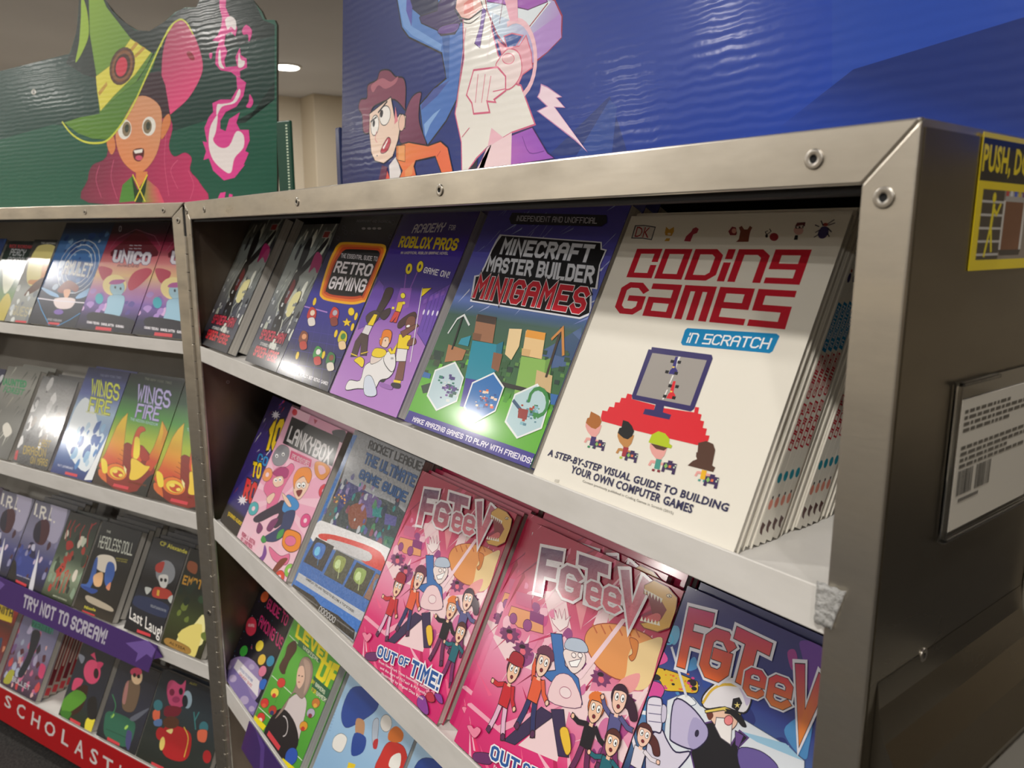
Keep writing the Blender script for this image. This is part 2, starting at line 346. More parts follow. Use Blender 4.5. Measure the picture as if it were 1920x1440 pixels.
# ---------------------------------------------------------------- the room
M_CEIL = mat('matt_ceiling', 'cacace', 0.9, noise=((1, 1, 1), 'c2c2c6', 0.3, 0.7))
M_WALL = mat('cream_wall_paint', 'e2d9c8', 0.85, noise=((2, 2, 2), 'dcd2c0', 0.3, 0.7))
M_WALL2 = mat('warm_wall_paint', 'cfc3ae', 0.85)
M_CARPET = mat('charcoal_carpet', '3a3735', 0.95, noise=((160, 160, 160), '1f1d1c', 0.35, 0.65), bump=((300, 300, 300), 0.6, 0.004))
X0, XW, X1, Y0, Y1 = -17.0, -9.3, 4.2, -11.0, 6.5
M_BOUNCE_FLOOR = mat('pale_bounce_floor', 'cfc6b6', 0.5, noise=((3, 3, 3), 'c4baa9', 0.3, 0.7))  # unseen pale floor, added to bounce light up to the ceiling
struct(box('floor', X0, X1, Y0, Y1, -0.1, -0.006, M_BOUNCE_FLOOR)); struct(box('floor_carpet', -6.5, X1, -6.0, 4.0, -0.006, 0, M_CARPET)); struct(box('ceiling', X0, X1, Y0, Y1, CEIL, CEIL+0.1, M_CEIL))
struct(box('wall_left', X0-0.1, X0, Y0, 1.6, 0, CEIL, M_WALL)); struct(box('wall_right', X1, X1+0.1, Y0, Y1, 0, CEIL, mat('umber_wall_paint', '84745e', 0.8)))
struct(box('wall_corner', X0, XW-0.1, 1.6, 1.7, 0, CEIL, M_WALL)); struct(box('wall_side', XW-0.1, XW, 1.6, Y1, 0, CEIL, M_WALL))
struct(box('wall_front', X0, X1, Y0-0.1, Y0, 0, CEIL, M_WALL)); struct(box('wall_back', XW, X1, Y1, Y1+0.1, 0, CEIL, M_WALL))
struct(box('wall_pillar', XW, -8.9, 3.62, 4.6, 0, CEIL, M_WALL2, bevel=0.01))
struct(box('baseboard_side', XW, XW+0.015, 1.6, 3.62, 0, 0.1, M_WALL2))
M_LAMP = mat('lit_diffuser', 'fffaf0', 0.5, emit=14); M_TRIM = mat('white_lamp_ring', 'e8e6e2', 0.5)
for i, (x, y, p) in enumerate(LAMPS):
    r = empty('ceiling_downlight', (x, y, CEIL)); tag(r, 'round white recessed downlight glowing in the grey ceiling' if i == 0 else 'round recessed downlight out of view above the bookcases', 'ceiling light', 'recessed ceiling downlights')
    if i: r['label'] = 'unseen round white recessed ceiling downlight outside the picture'
    lathe('trim_ring', [(0.15, 0), (0.15, -0.008), (0.125, -0.016), (0.12, 0)], M_TRIM, r, axis='z')
    lathe('diffuser', [(0.12, -0.004), (0.115, -0.02), (0.05, -0.024)], M_LAMP, r, axis='z')
# ---------------------------------------------------------------- the two folding metal bookcases
FR = {'R': (Vector((0, 0, H0)), 0.0), 'L': (Vector((-W, 0, H0)), TH)}
def fvec(fr, x, y, z):
    o, yaw = FR[fr]; return o+Vector((x*math.cos(yaw)-y*math.sin(yaw), x*math.sin(yaw)+y*math.cos(yaw), z))
def fdir(fr, x, y, z): return fvec(fr, x, y, z)-FR[fr][0]
D = 0.29; ZB = -1.225
ZS = {'R': [-0.2391, -0.5478, -0.8716, -1.165], 'L': [-0.2365, -0.5525, -0.8580, -1.157]}
LH = {'R': [0.0262, 0.039, 0.042, 0.04], 'L': [0.022, 0.032, 0.03, 0.03]}
SINK = 0.0040
rivet_mesh = None
def rivet(parent, x, y, z, rot=0, r=0.0052, name='rivet'):
    global rivet_mesh
    if rivet_mesh is None:
        o = lathe(name, [(1.0, 0.02), (1.0, -0.13), (0.97, -0.18), (0.92, -0.20), (0.90, -0.205), (0.44, -0.22), (0.42, -0.21), (0.40, -0.20), (0.38, -0.06), (0.36, -0.05), (0.05, -0.05)], M_RIVET, parent, 22)
        o.data.materials.append(M_HOLE)
        for p in o.data.polygons:
            if max((o.data.vertices[v].co.x**2+o.data.vertices[v].co.z**2)**.5 for v in p.vertices) < 0.41: p.material_index = 1
        rivet_mesh = o.data
    else:
        o = bpy.data.objects.new(name, rivet_mesh); C.objects.link(o); o.parent = parent
    o.location = (x, y, z); o.scale = (r, r, r); o.rotation_euler = (0, 0, rot); return o
def bookcase(fr, b, s, label, g=0.0):
    o, yaw = FR[fr]; R = empty('bookcase', o, (0, 0, yaw)); tag(R, label, 'bookcase')
    prism('top_rail', [(-W, 0), (0, 0), (-s, -b), (-W+s, -b)], 'y', 0, 0.004, M_METAL, R, 0.0012)
    prism('stile', [(-0.0004-g, -0.0006-g), (-g, ZB), (-s, ZB), (-s, -b-0.0003)], 'y', 0.0002, 0.0038, M_METAL, R, 0.0012)
    prism('stile', [(-W+0.0004, -0.0006), (-W+s, -b-0.0003), (-W+s, ZB), (-W, ZB)], 'y', 0.0002, 0.0038, M_METAL, R, 0.0012)
    box('top_panel', -W+0.001, -0.001, 0.004, D, -0.004, -0.0002, M_METAL, R)
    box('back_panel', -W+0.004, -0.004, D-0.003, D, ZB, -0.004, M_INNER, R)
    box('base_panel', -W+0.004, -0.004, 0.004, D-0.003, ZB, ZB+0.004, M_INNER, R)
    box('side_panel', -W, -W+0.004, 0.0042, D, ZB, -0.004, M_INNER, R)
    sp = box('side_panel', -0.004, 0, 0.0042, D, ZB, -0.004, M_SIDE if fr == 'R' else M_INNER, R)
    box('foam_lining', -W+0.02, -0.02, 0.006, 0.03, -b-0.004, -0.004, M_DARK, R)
    for z, lh in zip(ZS[fr], LH[fr]):
        zf = z-SINK
        prism('shelf', [(0.0012, z), (0.0012, z-lh), (0.003, z-lh), (0.003, zf-0.003), (D-0.003, zf-0.003), (D-0.003, zf), (0.004, zf), (0.0034, z)], 'x', -W+s-0.001, -s+0.001, M_SHELF, R, 0.0006)
    for i, z in enumerate(ZS[fr]):            # the sloping rests the stacks lean on
        y0 = 0.118/math.cos(AL)+0.004; zt = (ZS[fr][i-1]-SINK-0.006) if i else -0.01
        dz = min(zt-(z-SINK), (D-0.006-y0)/math.tan(AL)); y1 = y0+dz*math.tan(AL)
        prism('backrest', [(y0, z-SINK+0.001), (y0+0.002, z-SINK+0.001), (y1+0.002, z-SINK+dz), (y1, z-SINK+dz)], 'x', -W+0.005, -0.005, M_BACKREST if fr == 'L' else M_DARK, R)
        if fr == 'L':
            for u in (-0.13, -0.45, -0.75): 
                d = dz*0.9; rivet(R, u, y0+d*math.tan(AL)-0.0005, z-SINK+d, r=0.0028)
    for u in (-W+0.012, -W+0.11, -0.72, -0.405, -0.052) if fr == 'R' else (-0.055, -0.28, -0.6, -0.95): rivet(R, u, 0.0, -b*0.52, r=0.0052 if fr == 'R' else 0.0045)
    for k, z in enumerate((-0.035, -0.75)): rivet(R, -s*0.55, 0.0002, z if fr == 'R' else z+0.005, r=0.0052)
    return R
rc = bookcase('R', 0.0283, 0.0262, 'near aluminium folding bookcase of game books below the blue board')
lc = bookcase('L', 0.0244, 0.0345, 'far aluminium folding bookcase of story books below the green board', 0.0060)
box('hinge_gap_dark', -0.0058, -0.0002, 0.0010, 0.0036, ZB+0.01, -0.012, M_DARK, lc)  # dark strip standing in for the shaded gap behind the knuckles
for z in (-0.31, -0.62, -0.95):               # rivets on the inner side wall
    rivet(rc, -W+0.004, 0.05, z, math.pi/2, 0.003); rivet(rc, -W+0.004, 0.13, z+0.02, math.pi/2, 0.003)
# piano hinge between the two cases
hk = lathe('hinge_knuckle', [(0.0026, 0), (0.0034, 0.0004), (0.0034, 0.0005), (0.0034, 0.0287), (0.0034, 0.0288), (0.0026, 0.0292)], M_METAL, rc, 10, (0, 0, 0), 'z')
for i in range(38):
    k = hk if i == 0 else bpy.data.objects.new('hinge_knuckle', hk.data)
    if i: C.objects.link(k); k.parent = rc
    k.location = (-W-0.0022, -0.0008, -0.085-0.0305*i)
# right flank: flared foot, back rail, rivet, crumpled tape
prism('foot_flare', [(0.0002, -0.285), (0.002, -0.300), (0.007, -0.318), (0.017, -0.336), (0.030, -0.350), (0.030, -0.354), (0.0002, -0.354)], 'y', 0.012, 0.204, M_SIDE, rc)
box('bumper_ledge', 0.0302, 0.075, 0.012, 0.204, -0.362, -0.354, mat('shaded_ledge_grey', '5c5850', 0.75), rc, 0.001)  # shade on the ledge is put into its dark grey
prism('back_rail', [(0.0002, 0.205), (0.006, 0.2055), (0.006, 0.29), (0.0002, 0.29)], 'z', ZB, -0.02, M_METAL, rc, 0.001)
rivet(rc, 0.0, 0.063, -0.287, math.pi/2, 0.0042)
M_TAPE = mat('clear_tape', 'f2f2f0', 0.12, trans=0.6, spec=0.8, bump=((260, 260, 260), 0.9, 0.004))
vs = []; fs = []; n = 9
for j in range(n):
    for i in range(n):
        u, v = i/(n-1), j/(n-1); d = 0.0012+0.0012*math.sin(i*2.1+j*1.3)*math.cos(j*1.7)
        vs.append((-0.031+0.016*u*(1-0.35*v), -d, -0.235-0.024*v))
fs = [[j*n+i, j*n+i+1, (j+1)*n+i+1, (j+1)*n+i] for j in range(n-1) for i in range(n-1)]
tp = meshobj('clear_tape', vs, fs, M_TAPE, rc, smooth=True); sm = tp.modifiers.new('s', 'SOLIDIFY'); sm.thickness = 0.0005
# warning sticker on the flank
def flank_art(root_name, y, z, w, h, label=None):
    r = empty(root_name, (0.0, y, z), (0, 0, math.pi/2)); r.parent = rc
    return r
st = empty('warning_sticker', (0.0004, 0.0635, -0.0705), (0, 0, math.pi/2)); st.parent = rc; st['label'] = 'yellow and black instruction sticker'
box('backing', 0, 0.15, -0.0003, 0, 0, 0.0690, cover_mat('f2d800'), st, 0.0001)
A = Art(st, (0.0007, 0.0635, H0-0.0705), (0, 1, 0), (0, 0, 1), 0.15, 0.069, y0=-0.0003)
A.part('print'); A.P('15140f', '0.001 0.0665 0.149 0.0665 0.149 0.0455 0.001 0.0455'); A.T("PUSH, DON'T PULL", (0.0025, 0.064), (0.118, 0.064), (0.0025, 0.0475), 'f5dc00', 0.03)
A.P('8f8478', '0.007 0.0415 0.145 0.0415 0.145 0.0055 0.007 0.0055'); A.P('40382f', '0.007 0.0415 0.034 0.0415 0.034 0.0055 0.007 0.0055')
for k in range(5): A.P('c9c6c0', [(0.007, 0.036-0.0068*k), (0.034, 0.036-0.0068*k), (0.034, 0.0348-0.0068*k), (0.007, 0.0348-0.0068*k)])
A.P('7a4a2c', '0.036 0.036 0.062 0.036 0.062 0.0105 0.036 0.0105'); A.P('b0aca6', '0.036 0.0405 0.062 0.0405 0.062 0.036 0.036 0.036'); A.P('d8d4cc', '0.034 0.0365 0.0365 0.0365 0.0365 0.0105 0.034 0.0105'); A.P('d8d4cc', '0.061 0.0365 0.064 0.0365 0.064 0.0105 0.061 0.0105')
A.P('3a332c', '0.034 0.0105 0.064 0.0105 0.062 0.0075 0.036 0.0075')
for i in range(5): A.P(['c83a3a', 'dddddd', '3a5ac8', 'e0c040', '7a3a7a'][i], [(0.036+0.0055*i, 0.0415), (0.0395+0.0055*i, 0.0415), (0.0395+0.0055*i, 0.0388), (0.036+0.0055*i, 0.0388)])
A.E('f0dc10', 0.0215, 0.0375, 0.0021, 0.0027); A.L('f0dc10', 0.0030, '0.022 0.033 0.021 0.0225'); A.L('f0dc10', 0.0020, '0.022 0.032 0.0265 0.029 0.030 0.034'); A.L('f0dc10', 0.0022, '0.0205 0.022 0.0165 0.008'); A.L('f0dc10', 0.0022, '0.0212 0.022 0.0245 0.0105')
A.build()
# clear label holder with its paper
lh = empty('label_holder', (0.0004, 0.0630, -0.2190), (0, 0, math.pi/2)); lh.parent = rc; lh['label'] = 'clear plastic holder with a printed paper label'
M_CLEAR = mat('clear_plastic', 'f4f4f2', 0.06, trans=1.0, spec=0.6)
box('holder_back', 0, 0.12, -0.0012, 0, 0, 0.0900, M_CLEAR, lh, 0.0004)
for nm, q in (('holder_rim', (0, 0.0022, 0, 0.09)), ('holder_rim', (0.0022, 0.12, 0, 0.0022)), ('holder_rim', (0.0022, 0.05, 0.0878, 0.09))): box(nm, q[0], q[1], -0.0042, -0.0012, q[2], q[3], M_CLEAR, lh, 0.0005)
pp = box('paper_label', 0.0085, 0.1155, -0.0019, -0.0014, 0.0045, 0.0795, mat('paper', 'c9c3b6', 0.8), lh)
A = Art(lh, (0.0023, 0.0630, H0-0.219), (0, 1, 0), (0, 0, 1), 0.12, 0.09, y0=-0.0020); A.part('label_print'); rnd = random.Random(3)
for row, z in enumerate((0.0735, 0.070, 0.0665, 0.063, 0.053, 0.0495, 0.046, 0.0425)):
    x = 0.0125
    while x < 0.075+0.02*(row % 3):
        wl = rnd.uniform(0.003, 0.009); A.P('4c4943', [(x, z), (x+wl, z), (x+wl, z-0.0020), (x, z-0.0020)]); x += wl+0.0016
for bx in (0.0125, 0.036):
    x = bx
    while x < bx+0.019: wl = rnd.choice((0.0003, 0.0005, 0.0009)); A.P('2c2a27', [(x, 0.039), (x+wl, 0.039), (x+wl, 0.0245), (x, 0.0245)]); x += wl+rnd.choice((0.0003, 0.0006))
x = 0.016
while x < 0.04: A.P('4c4943', [(x, 0.0225), (x+0.0016, 0.0225), (x+0.0016, 0.0205), (x, 0.0205)]); x += 0.0024
A.build()
# ---------------------------------------------------------------- books
ORD = ['second', 'third', 'fourth', 'fifth', 'sixth', 'seventh', 'eighth', 'ninth', 'tenth', 'eleventh', 'twelfth', 'thirteenth', 'fourteenth', 'fifteenth', 'sixteenth', 'seventeenth']
def shell(root, w, h, t, cov):
    """wrap-around card cover and the block of pages"""
    vs, fs = boxvf(0, w, 0, 0.0006, 0, h); boxvf(0, w, t-0.0006, t, 0, h, vs, fs); boxvf(0, 0.0006, 0.0006, t-0.0006, 0, h, vs, fs)
    meshobj('cover', vs, fs, cover_mat(cov), root)
    box('page_block', 0.0006, w-0.0012, 0.0006, t-0.0006, 0.0012, h-0.0012, M_PAGES, root)
def book(fr, lv, xl, w, h, cov, label, group=None, y0=0.0045, t=0.0155, copies=0, dal=0.0, copy_label=None):
    z = ZS[fr][lv]-SINK+t*math.sin(AL)+0.0003; h -= 0.0036; o = fvec(fr, xl, y0, z); yaw = FR[fr][1]; al = AL+dal
    r = empty('paperback_book', o, (-al, 0, yaw)); tag(r, label, 'book', group); shell(r, w, h, t, cov)
    for k in range(copies):
        c = empty('paperback_book', fvec(fr, xl+random.uniform(-0.0006, 0.0004), y0+(k+1)*t/math.cos(AL)+0.0003*(k+1), z), (-al, 0, yaw))
        tag(c, (copy_label or 'copy of the '+' '.join(label.split(',')[0].split()[:9]))+', '+ORD[k]+' in its stack', 'book', group or 'stack: '+label.split(',')[0][:60]); shell(c, w, h-random.uniform(0, 0.002), t, cov)
    X = fdir(fr, 1, 0, 0); Y = fdir(fr, 0, math.sin(al), math.cos(al))
    return r, Art(r, o, X, Y, w, h)
C7 = (340, 380, 4); C8 = (720, 370, 2.717); D1 = (1000, 380, 2.117); D2 = (380, 740, 2.879); D3 = (640, 860, 2.483); D4 = (1100, 1050, 3.691); D5 = (380, 1050, 3.692)
E1 = (560, 420, 4.5); E3 = (1060, 640, 4.8); E4 = (1380, 340, 5.538); E2 = (1020, 380, 5.538); F1 = (520, 1080, 4)
# ---- dark comic with a red angular title, twice
def web_comic(A):
    A.BG([(0, '2b2d3c'), (.25, '454858'), (.6, '8d9490'), (.85, '777f7c'), (1, '35363f')])
    A.blobs(60, 0, 1, .1, 1, ['c9cfc4', 'a8b0a6', '5e6663', '3a3f48', 'dfe2d6', '1b1c20'], .004, .013, 5, 'shard', 3.5, 1.2)
    A.blobs(26, 0, 1, .12, .95, ['dfe3d8', '23242a', 'b9bfb2', '6a7370'], .003, .010, 8, 'blob', 2.2)
    A.unit()
    A.P('101114', '.32 .86 .44 .9 .52 .78 .46 .66 .36 .7', 1); A.P('141518', '.4 .66 .56 .6 .5 .42 .62 .26 .5 .16 .44 .34 .3 .42 .34 .56', 1); A.P('6a1c24', '.42 .6 .52 .56 .5 .44 .4 .46', 1)
    A.P('141518', '.5 .62 .72 .72 .9 .86 .86 .9 .66 .78 .48 .68', 1); A.P('9a1d5c', '.72 .8 .95 .76 .98 .66 .84 .7 .74 .66', 1); A.P('e2dca0', '.6 .5 .78 .52 .74 .36 .58 .38', 1)
    A.blobs(26, .02, .98, .22, .5, ['d9dcdc', 'b9bdc0', '77808a'], .004, .007, 9, 'px')
    A.P('b9b9b9', '.7 .95 .88 .95 .88 .9 .7 .9'); A.P('9a2a2a', '.715 .945 .865 .945 .865 .905 .715 .905')
    A.P('1c1d24', '.0 .1 1 .1 1 0 0 0')
    A.B('SPIDER-MAN', (.14, .235), (.86, .245), (.14, .165), 'cf2f4c', 1.5, '1a1016', 2.8); A.T('STORIES FROM THE', (.24, .15), (.8, .15), (.24, .13), 'e8e6e2', .02)
    A.B('SPIDER-VERSE', (.16, .12), (.88, .12), (.16, .05), 'e0303c', 1.5, '1a1016', 2.8)
r, A = book('R', 0, -1.1945, .1525, .240, '3a3c49', 'dark grey comic with red spiky title, nearest the hinge on the top shelf', copies=1); web_comic(A); A.build()
r, A = book('R', 0, -.957, .124, .226, '3a3c49', 'dark grey comic with red spiky title, partly tucked beside the framed-title guide', copies=1, copy_label='dark grey comic behind the copy tucked beside the framed-title guide'); web_comic(A); A.build()
# ---- retro guide
r, A = book('R', 0, -.832, .165, .239, '15123a', 'dark blue guide with a yellow and orange rounded frame round its title', copies=2)
A.BG([(0, '101022'), (.12, '14143a'), (.3, '2c2a86'), (.5, '33309a'), (.62, '1c1c58'), (.8, '101020'), (1, '0c0c12')]); A.c(*E1)
for k in range(7): A.L('4a3fb0', .0004, [(0-60*k+330, 800+10*k), (-180-80*k+430, 1420)])
for y in (880, 960, 1060, 1180): A.L('4a3fb0', .0004, [(-60, y), (480, y+90)])
A.L('b98ad8', .0016, '30 690 240 745')
A.P('f3b415', '330 175 390 152 640 165 715 172 738 200 720 280 590 620 545 660 440 680 250 650 190 620 182 560 250 330 300 220', 1)
A.P('e8741c', '345 190 400 172 640 185 700 192 718 214 704 280 578 610 535 642 440 658 262 632 206 604 200 556 268 336 318 232', 1)
A.P('c4451c', '362 206 410 192 636 202 680 208 694 228 684 280 560 596 525 622 440 636 276 614 224 590 218 552 286 342 338 244', 1)
A.P('101012', '380 226 430 212 630 220 672 228 684 250 672 290 548 584 520 604 440 612 290 598 238 574 232 548 300 352 352 260', 1)
A.B('THE ESSENTIAL GUIDE TO', (362, 248), (668, 276), (355, 284), 'e9e4ea', .9); A.B('RETRO', (325, 312), (640, 340), (290, 408), 'efe9ee', 1.35, gap=1.1); A.B('GAMING', (282, 440), (588, 466), (245, 545), 'efe9ee', 1.35, gap=1.1)
for x, y in ((135, 655), (315, 925), (455, 870), (210, 1105), (-10, 1110), (485, 780)): A.E('f3cf1c', x, y, 13, 34, 15, '8a6a10', .0004)
A.E('f3d01c', 445, 740, 26, 34, 0, '8a6a10'); A.S('f3cf1c', 408, 832, 40, ol='7a5a10')
for x, y, a, b, c in ((110, 760, 'c8302c', 'f0d8c0', 'e9e2dc'), (300, 760, 'd0322c', 'b8b4c0', '8a3a30'), (40, 960, '8a4428', 'e8a070', 'c23a28'), (160, 1090, '3c9a44', 'f2f0ea', 'c8342c'), (370, 960, 'd8c828', '3c8a3c', 'f0d0a0'), (270, 1140, '2f7a3c', '8a4a2c', 'e8e0d0')):
    A.P(a, [(x-40, y+20), (x-5, y-60), (x+40, y-30), (x+30, y+40), (x-10, y+60)], 1, '151028', .0005); A.E(b, x+8, y-10, 20, 26, 20, '151028', .0004); A.P(c, [(x-30, y+40), (x+20, y+30), (x+30, y+90), (x-20, y+100)], 1, '151028', .0005)
A.c(*C7); A.T("HOW TO PLAY THE WORLD'S BEST RETRO GAMES!", (766, 1230), (1106, 1345), (760, 1255), 'f0eef4', .03)
A.T('INDEPENDENT AND UNOFFICIAL', (1320, 128), (1580, 135), (1316, 148), '8a8894', .02)
for x, y in ((1235, 225), (1290, 225), (1178, 268), (1570, 258), (1220, 190), (1590, 150)): A.strokes([[A.f(x+14*math.cos(t*1.05), y+16*math.sin(t*1.05)) for t in range(7)]], .0004, '6a6880')
for x in (1370, 1412, 1450, 1488): A.E('c8c6cc', x, 195, 15, 9)
A.build()
# ---- purple school comic
r, A = book('R', 0, -.662, .160, .239, '5a3a9a', 'purple comic with yellow title and cartoon children in a locker corridor', copies=2)
A.BG([(0, 'b97fce'), (.35, 'a873c4'), (.5, '7a4cae'), (.62, '42308c'), (.8, '3c2690'), (1, '321f7c')]); A.c(*E1)
A.P('6d4ab0', '680 470 720 520 700 800 500 890 560 640', 0, '33246c'); A.P('8a5cc0', '720 560 735 560 700 780 640 800'); A.P('6d4ab0', '1290 500 1110 600 1000 920 1085 1055 1200 800', 0, '33246c', .0006)
for k in range(5): A.L('33246c', .0005, [(1270-32*k, 515+18*k), (1170-32*k, 930+5*k-10*k)])
for k in range(4): A.P('8458b8', [(1235-50*k, 560+22*k), (1205-50*k, 574+22*k), (1198-50*k, 610+22*k), (1228-50*k, 596+22*k)]); A.E('e4dcf2', 1170-38*k, 755-4*k, 7, 24, 18)
A.P('8a55b4', '860 540 955 540 930 700 790 760', 0); A.L('8a55b4', .0022, '890 560 905 430'); A.L('8a55b4', .0022, '935 560 1000 410')
A.E('f4dc16', 931, 378, 27, 48, 15, '3a2a10'); A.E('2c1c60', 931, 378, 9, 20, 15); A.E('f4dc16', 1024, 360, 27, 50, 15, '3a2a10'); A.E('2c1c60', 1024, 360, 9, 20, 15)
A.B('ACADEMY', (985, 2), (1250, -12), (952, 78), 'e6e2ee', 1.3, gap=1.1); A.B('FOR', (1275, 8), (1330, 10), (1264, 52), 'e6e2ee', 1.1)
A.B('ROBLOX PROS', (870, 102), (1362, 122), (838, 196), 'f4d714', 1.6, gap=1.0, sp=2.8); A.B('AN UNOFFICIAL ROBLOX GRAPHIC NOVEL', (866, 233), (1266, 236), (860, 254), 'e6dcc8', 1.0)
A.B('GAME ON!', (1068, 362), (1282, 405), (1050, 412), 'f0ecf4', 1.3)
# flag bearer
A.P('4a2c28', '850 820 930 760 985 745 990 800 900 850 860 880 835 870', 1, '1a1018'); A.P('7a4a3c', '935 780 985 790 970 880 910 890 905 830', 1, '1a1018'); A.E('ffffff', 925, 862, 16, 9, -20)
A.P('f2d414', '850 930 950 940 930 1060 830 1050', 0, '1a1018'); A.P('7a4a3c', '860 910 1000 840 1015 860 880 960', 0, '1a1018'); A.P('7a4a3c', '930 985 980 960 990 1010 920 1030', 1, '1a1018'); A.P('ebe7ea', '835 1050 920 1058 905 1160 815 1160', 0, '1a1018')
A.P('7a4a3c', '850 1160 905 1160 880 1320 810 1320', 0, '1a1018'); A.P('7a4a3c', '740 1190 800 1230 750 1290 700 1280', 0, '1a1018'); A.P('f2d414', '805 1315 865 1325 860 1345 800 1335'); A.P('15121a', '790 1340 860 1350 850 1390 785 1375', 1); A.P('15121a', '690 1280 740 1290 720 1335 685 1325', 1); A.P('f2d414', '700 1268 745 1282 740 1296 696 1284')
A.L('ece8f0', .0014, '1045 545 945 1160'); A.P('f4d818', '1045 545 1125 540 1038 615', 0, '5a4a10')
# leaping figure, distant figure
A.P('3c2c2c', '740 545 800 550 770 640 690 760 655 740 700 640', 1, '120c10'); A.P('4a3a38', '570 780 640 730 690 760 640 840 590 850', 1, '120c10'); A.P('3c2c2c', '680 760 770 710 770 760 720 810', 1, '120c10'); A.P('f2d414', '640 760 668 765 630 860 580 855', 0, '120c10'); A.P('e4dfe2', '570 850 625 862 590 940 535 920', 0, '120c10'); A.P('4c3634', '530 920 590 940 575 1110 520 1110 530 1000 490 1120 440 1120 480 990', 0, '120c10'); A.L('f2d414', .0012, '445 1095 495 1115'); A.L('f2d414', .0012, '530 1095 585 1080')
A.E('f2e23c', 882, 606, 20, 24, 0, '6a5a10'); A.P('e8c41c', '840 660 890 655 860 745 820 735', 0, '5a4010'); A.P('d0463c', '815 738 858 745 825 835 800 830 830 780 790 830 770 825', 0, '5a2020'); A.E('f2e23c', 890, 668, 12); A.E('f2e23c', 800, 710, 11)
# rider on a white unicorn
A.P('f4d818', '470 1150 520 1120 555 1150 540 1210 500 1180', 1, '1a1018'); A.P('eeecec', '560 1200 640 1150 760 1090 820 1110 810 1230 760 1300 690 1320 640 1390 500 1390 400 1400 430 1320 520 1320', 1, '15121a', .0009)
A.P('d6e0f0', '560 1300 620 1290 660 1440 560 1440', 1, '15121a'); A.P('eeecec', '750 1080 810 1080 820 1190 790 1250 740 1200 720 1140', 1, '15121a', .0009); A.P('f4d818', '755 1060 780 1045 790 1075 840 1000 815 1095 780 1100', 0, '6a5a10'); A.E('15121a', 786, 1135, 3, 10); A.E('15121a', 798, 1135, 3, 10)
A.P('e8d8d0', '620 1110 680 1090 710 1130 660 1170 610 1180', 1, '15121a'); A.P('f2d414', '650 1050 730 1060 740 1100 690 1130 620 1110', 1, '15121a'); A.P('f3d2b8', '690 960 770 960 750 1040 700 1030', 1, '15121a'); A.P('ec8420', '700 960 720 900 770 895 790 930 770 1010 760 960 720 965 700 1030 685 1000', 1, '15121a'); A.E('15121a', 735, 985, 4, 8)
A.P('9a63b6', '700 1340 790 1370 780 1400 690 1370', 1)
A.build()
# ---- block-world mini games
r, A = book('R', 0, -.485, .201, .239, '4a4aa8', 'green and blue block-world book with white and red title', copies=2)
A.BG([(0, '5fae2e'), (.2, '58a632'), (.26, '3c6a3c'), (.5, '38584c'), (.58, '6a80c8'), (.75, '5a58b4'), (1, '4a3fa8')]); A.c(*C8)
A.blobs(34, 0, 1, .5, .98, ['a8b4e0', '8a94cc', 'd6dcf0'], .003, .007, 11, 'shard', 4, .8); A.blobs(16, 0, 1, .5, 1, ['c6cee8'], .0008, .0012, 12, 'shard', 26, .9)
A.P('48628f', '790 790 880 740 960 690 1010 660 990 850 800 880', 0); A.P('324f72', '880 740 960 690 1010 740 960 830 860 800')
for i in range(90):
    x = random.uniform(150, 1000); y = random.uniform(750, 930); q = random.choice(['355c38', '2c4a34', '477a3c', '2a3f38', '5c8a46', '40503a']); s_ = random.uniform(14, 36); A.P(q, [(x, y), (x+s_, y+s_*.2), (x+s_*.8, y+s_*1.1), (x-s_*.2, y+s_*.9)])
A.P('356cae', '180 880 240 900 230 940 170 925'); A.P('356cae', '850 1000 900 1010 880 1060 850 1055')
A.P('62b331', '190 915 400 960 660 1030 880 1090 760 1420 60 1200', 0); A.blobs(24, 0, 1, .14, .3, ['4e9a2c', '6fbf38', '3f7c2c'], .003, .007, 14, 'px')
for q in ('190 960 240 945 250 990 200 1000', '860 1060 900 1090 870 1110'): A.P('26402a', q)
# coloured block towers
def tower(x, y, top, mid, low, sd):
    A.P(mid[0], [(x-28, y+70), (x+95, y+90), (x+75, y+290), (x-65, y+260)], 0); A.P(mid[1], [(x+95, y+90), (x+130, y+75), (x+112, y+200), (x+80, y+240)]); A.P(top[0], [(x-5, y-60), (x+95, y-45), (x+75, y+85), (x-25, y+66)]); A.P(top[1], [(x, y-65), (x+96, y-48), (x+88, y-10), (x-10, y-28)]); A.P(top[2], [(x-25, y+30), (x+20, y+38), (x+12, y+72), (x-28, y+66)])
    A.P(low[0], [(x-62, y+262), (x-2, y+272), (x-18, y+420), (x-92, y+405)]); A.P(low[1], [(x+12, y+275), (x+72, y+288), (x+45, y+440), (x-15, y+430)])
tower(480, 660, ('9a6a4c', '3a2a20', '7c5238'), ('1c8ca4', '17728a'), ('3c3296', 'd8dad8'), 1); A.P('b07850', '330 750 420 780 400 830 310 840'); A.P('2c92a8', '395 720 445 705 430 760 380 748'); A.P('8c5c40', '560 790 605 800 585 890 548 870')
tower(730, 740, ('e8c48c', 'e49a34', 'd8b078'), ('8ab858', '6f9c48'), ('6a3c28', '50607a'), 2); A.P('e8cc9a', '640 670 705 672 690 760 650 830 618 800'); A.P('d2b484', '780 880 860 910 850 1000 770 960'); A.P('2c2c28', '600 940 760 980 752 1000 596 962')
A.L('20201e', .0028, '405 600 350 770'); A.L('d8dcdc', .0022, '330 690 375 620 410 600 435 650'); A.L('3a2c20', .003, '905 670 830 910'); A.L('c8843c', .0028, '860 720 912 668 915 800')
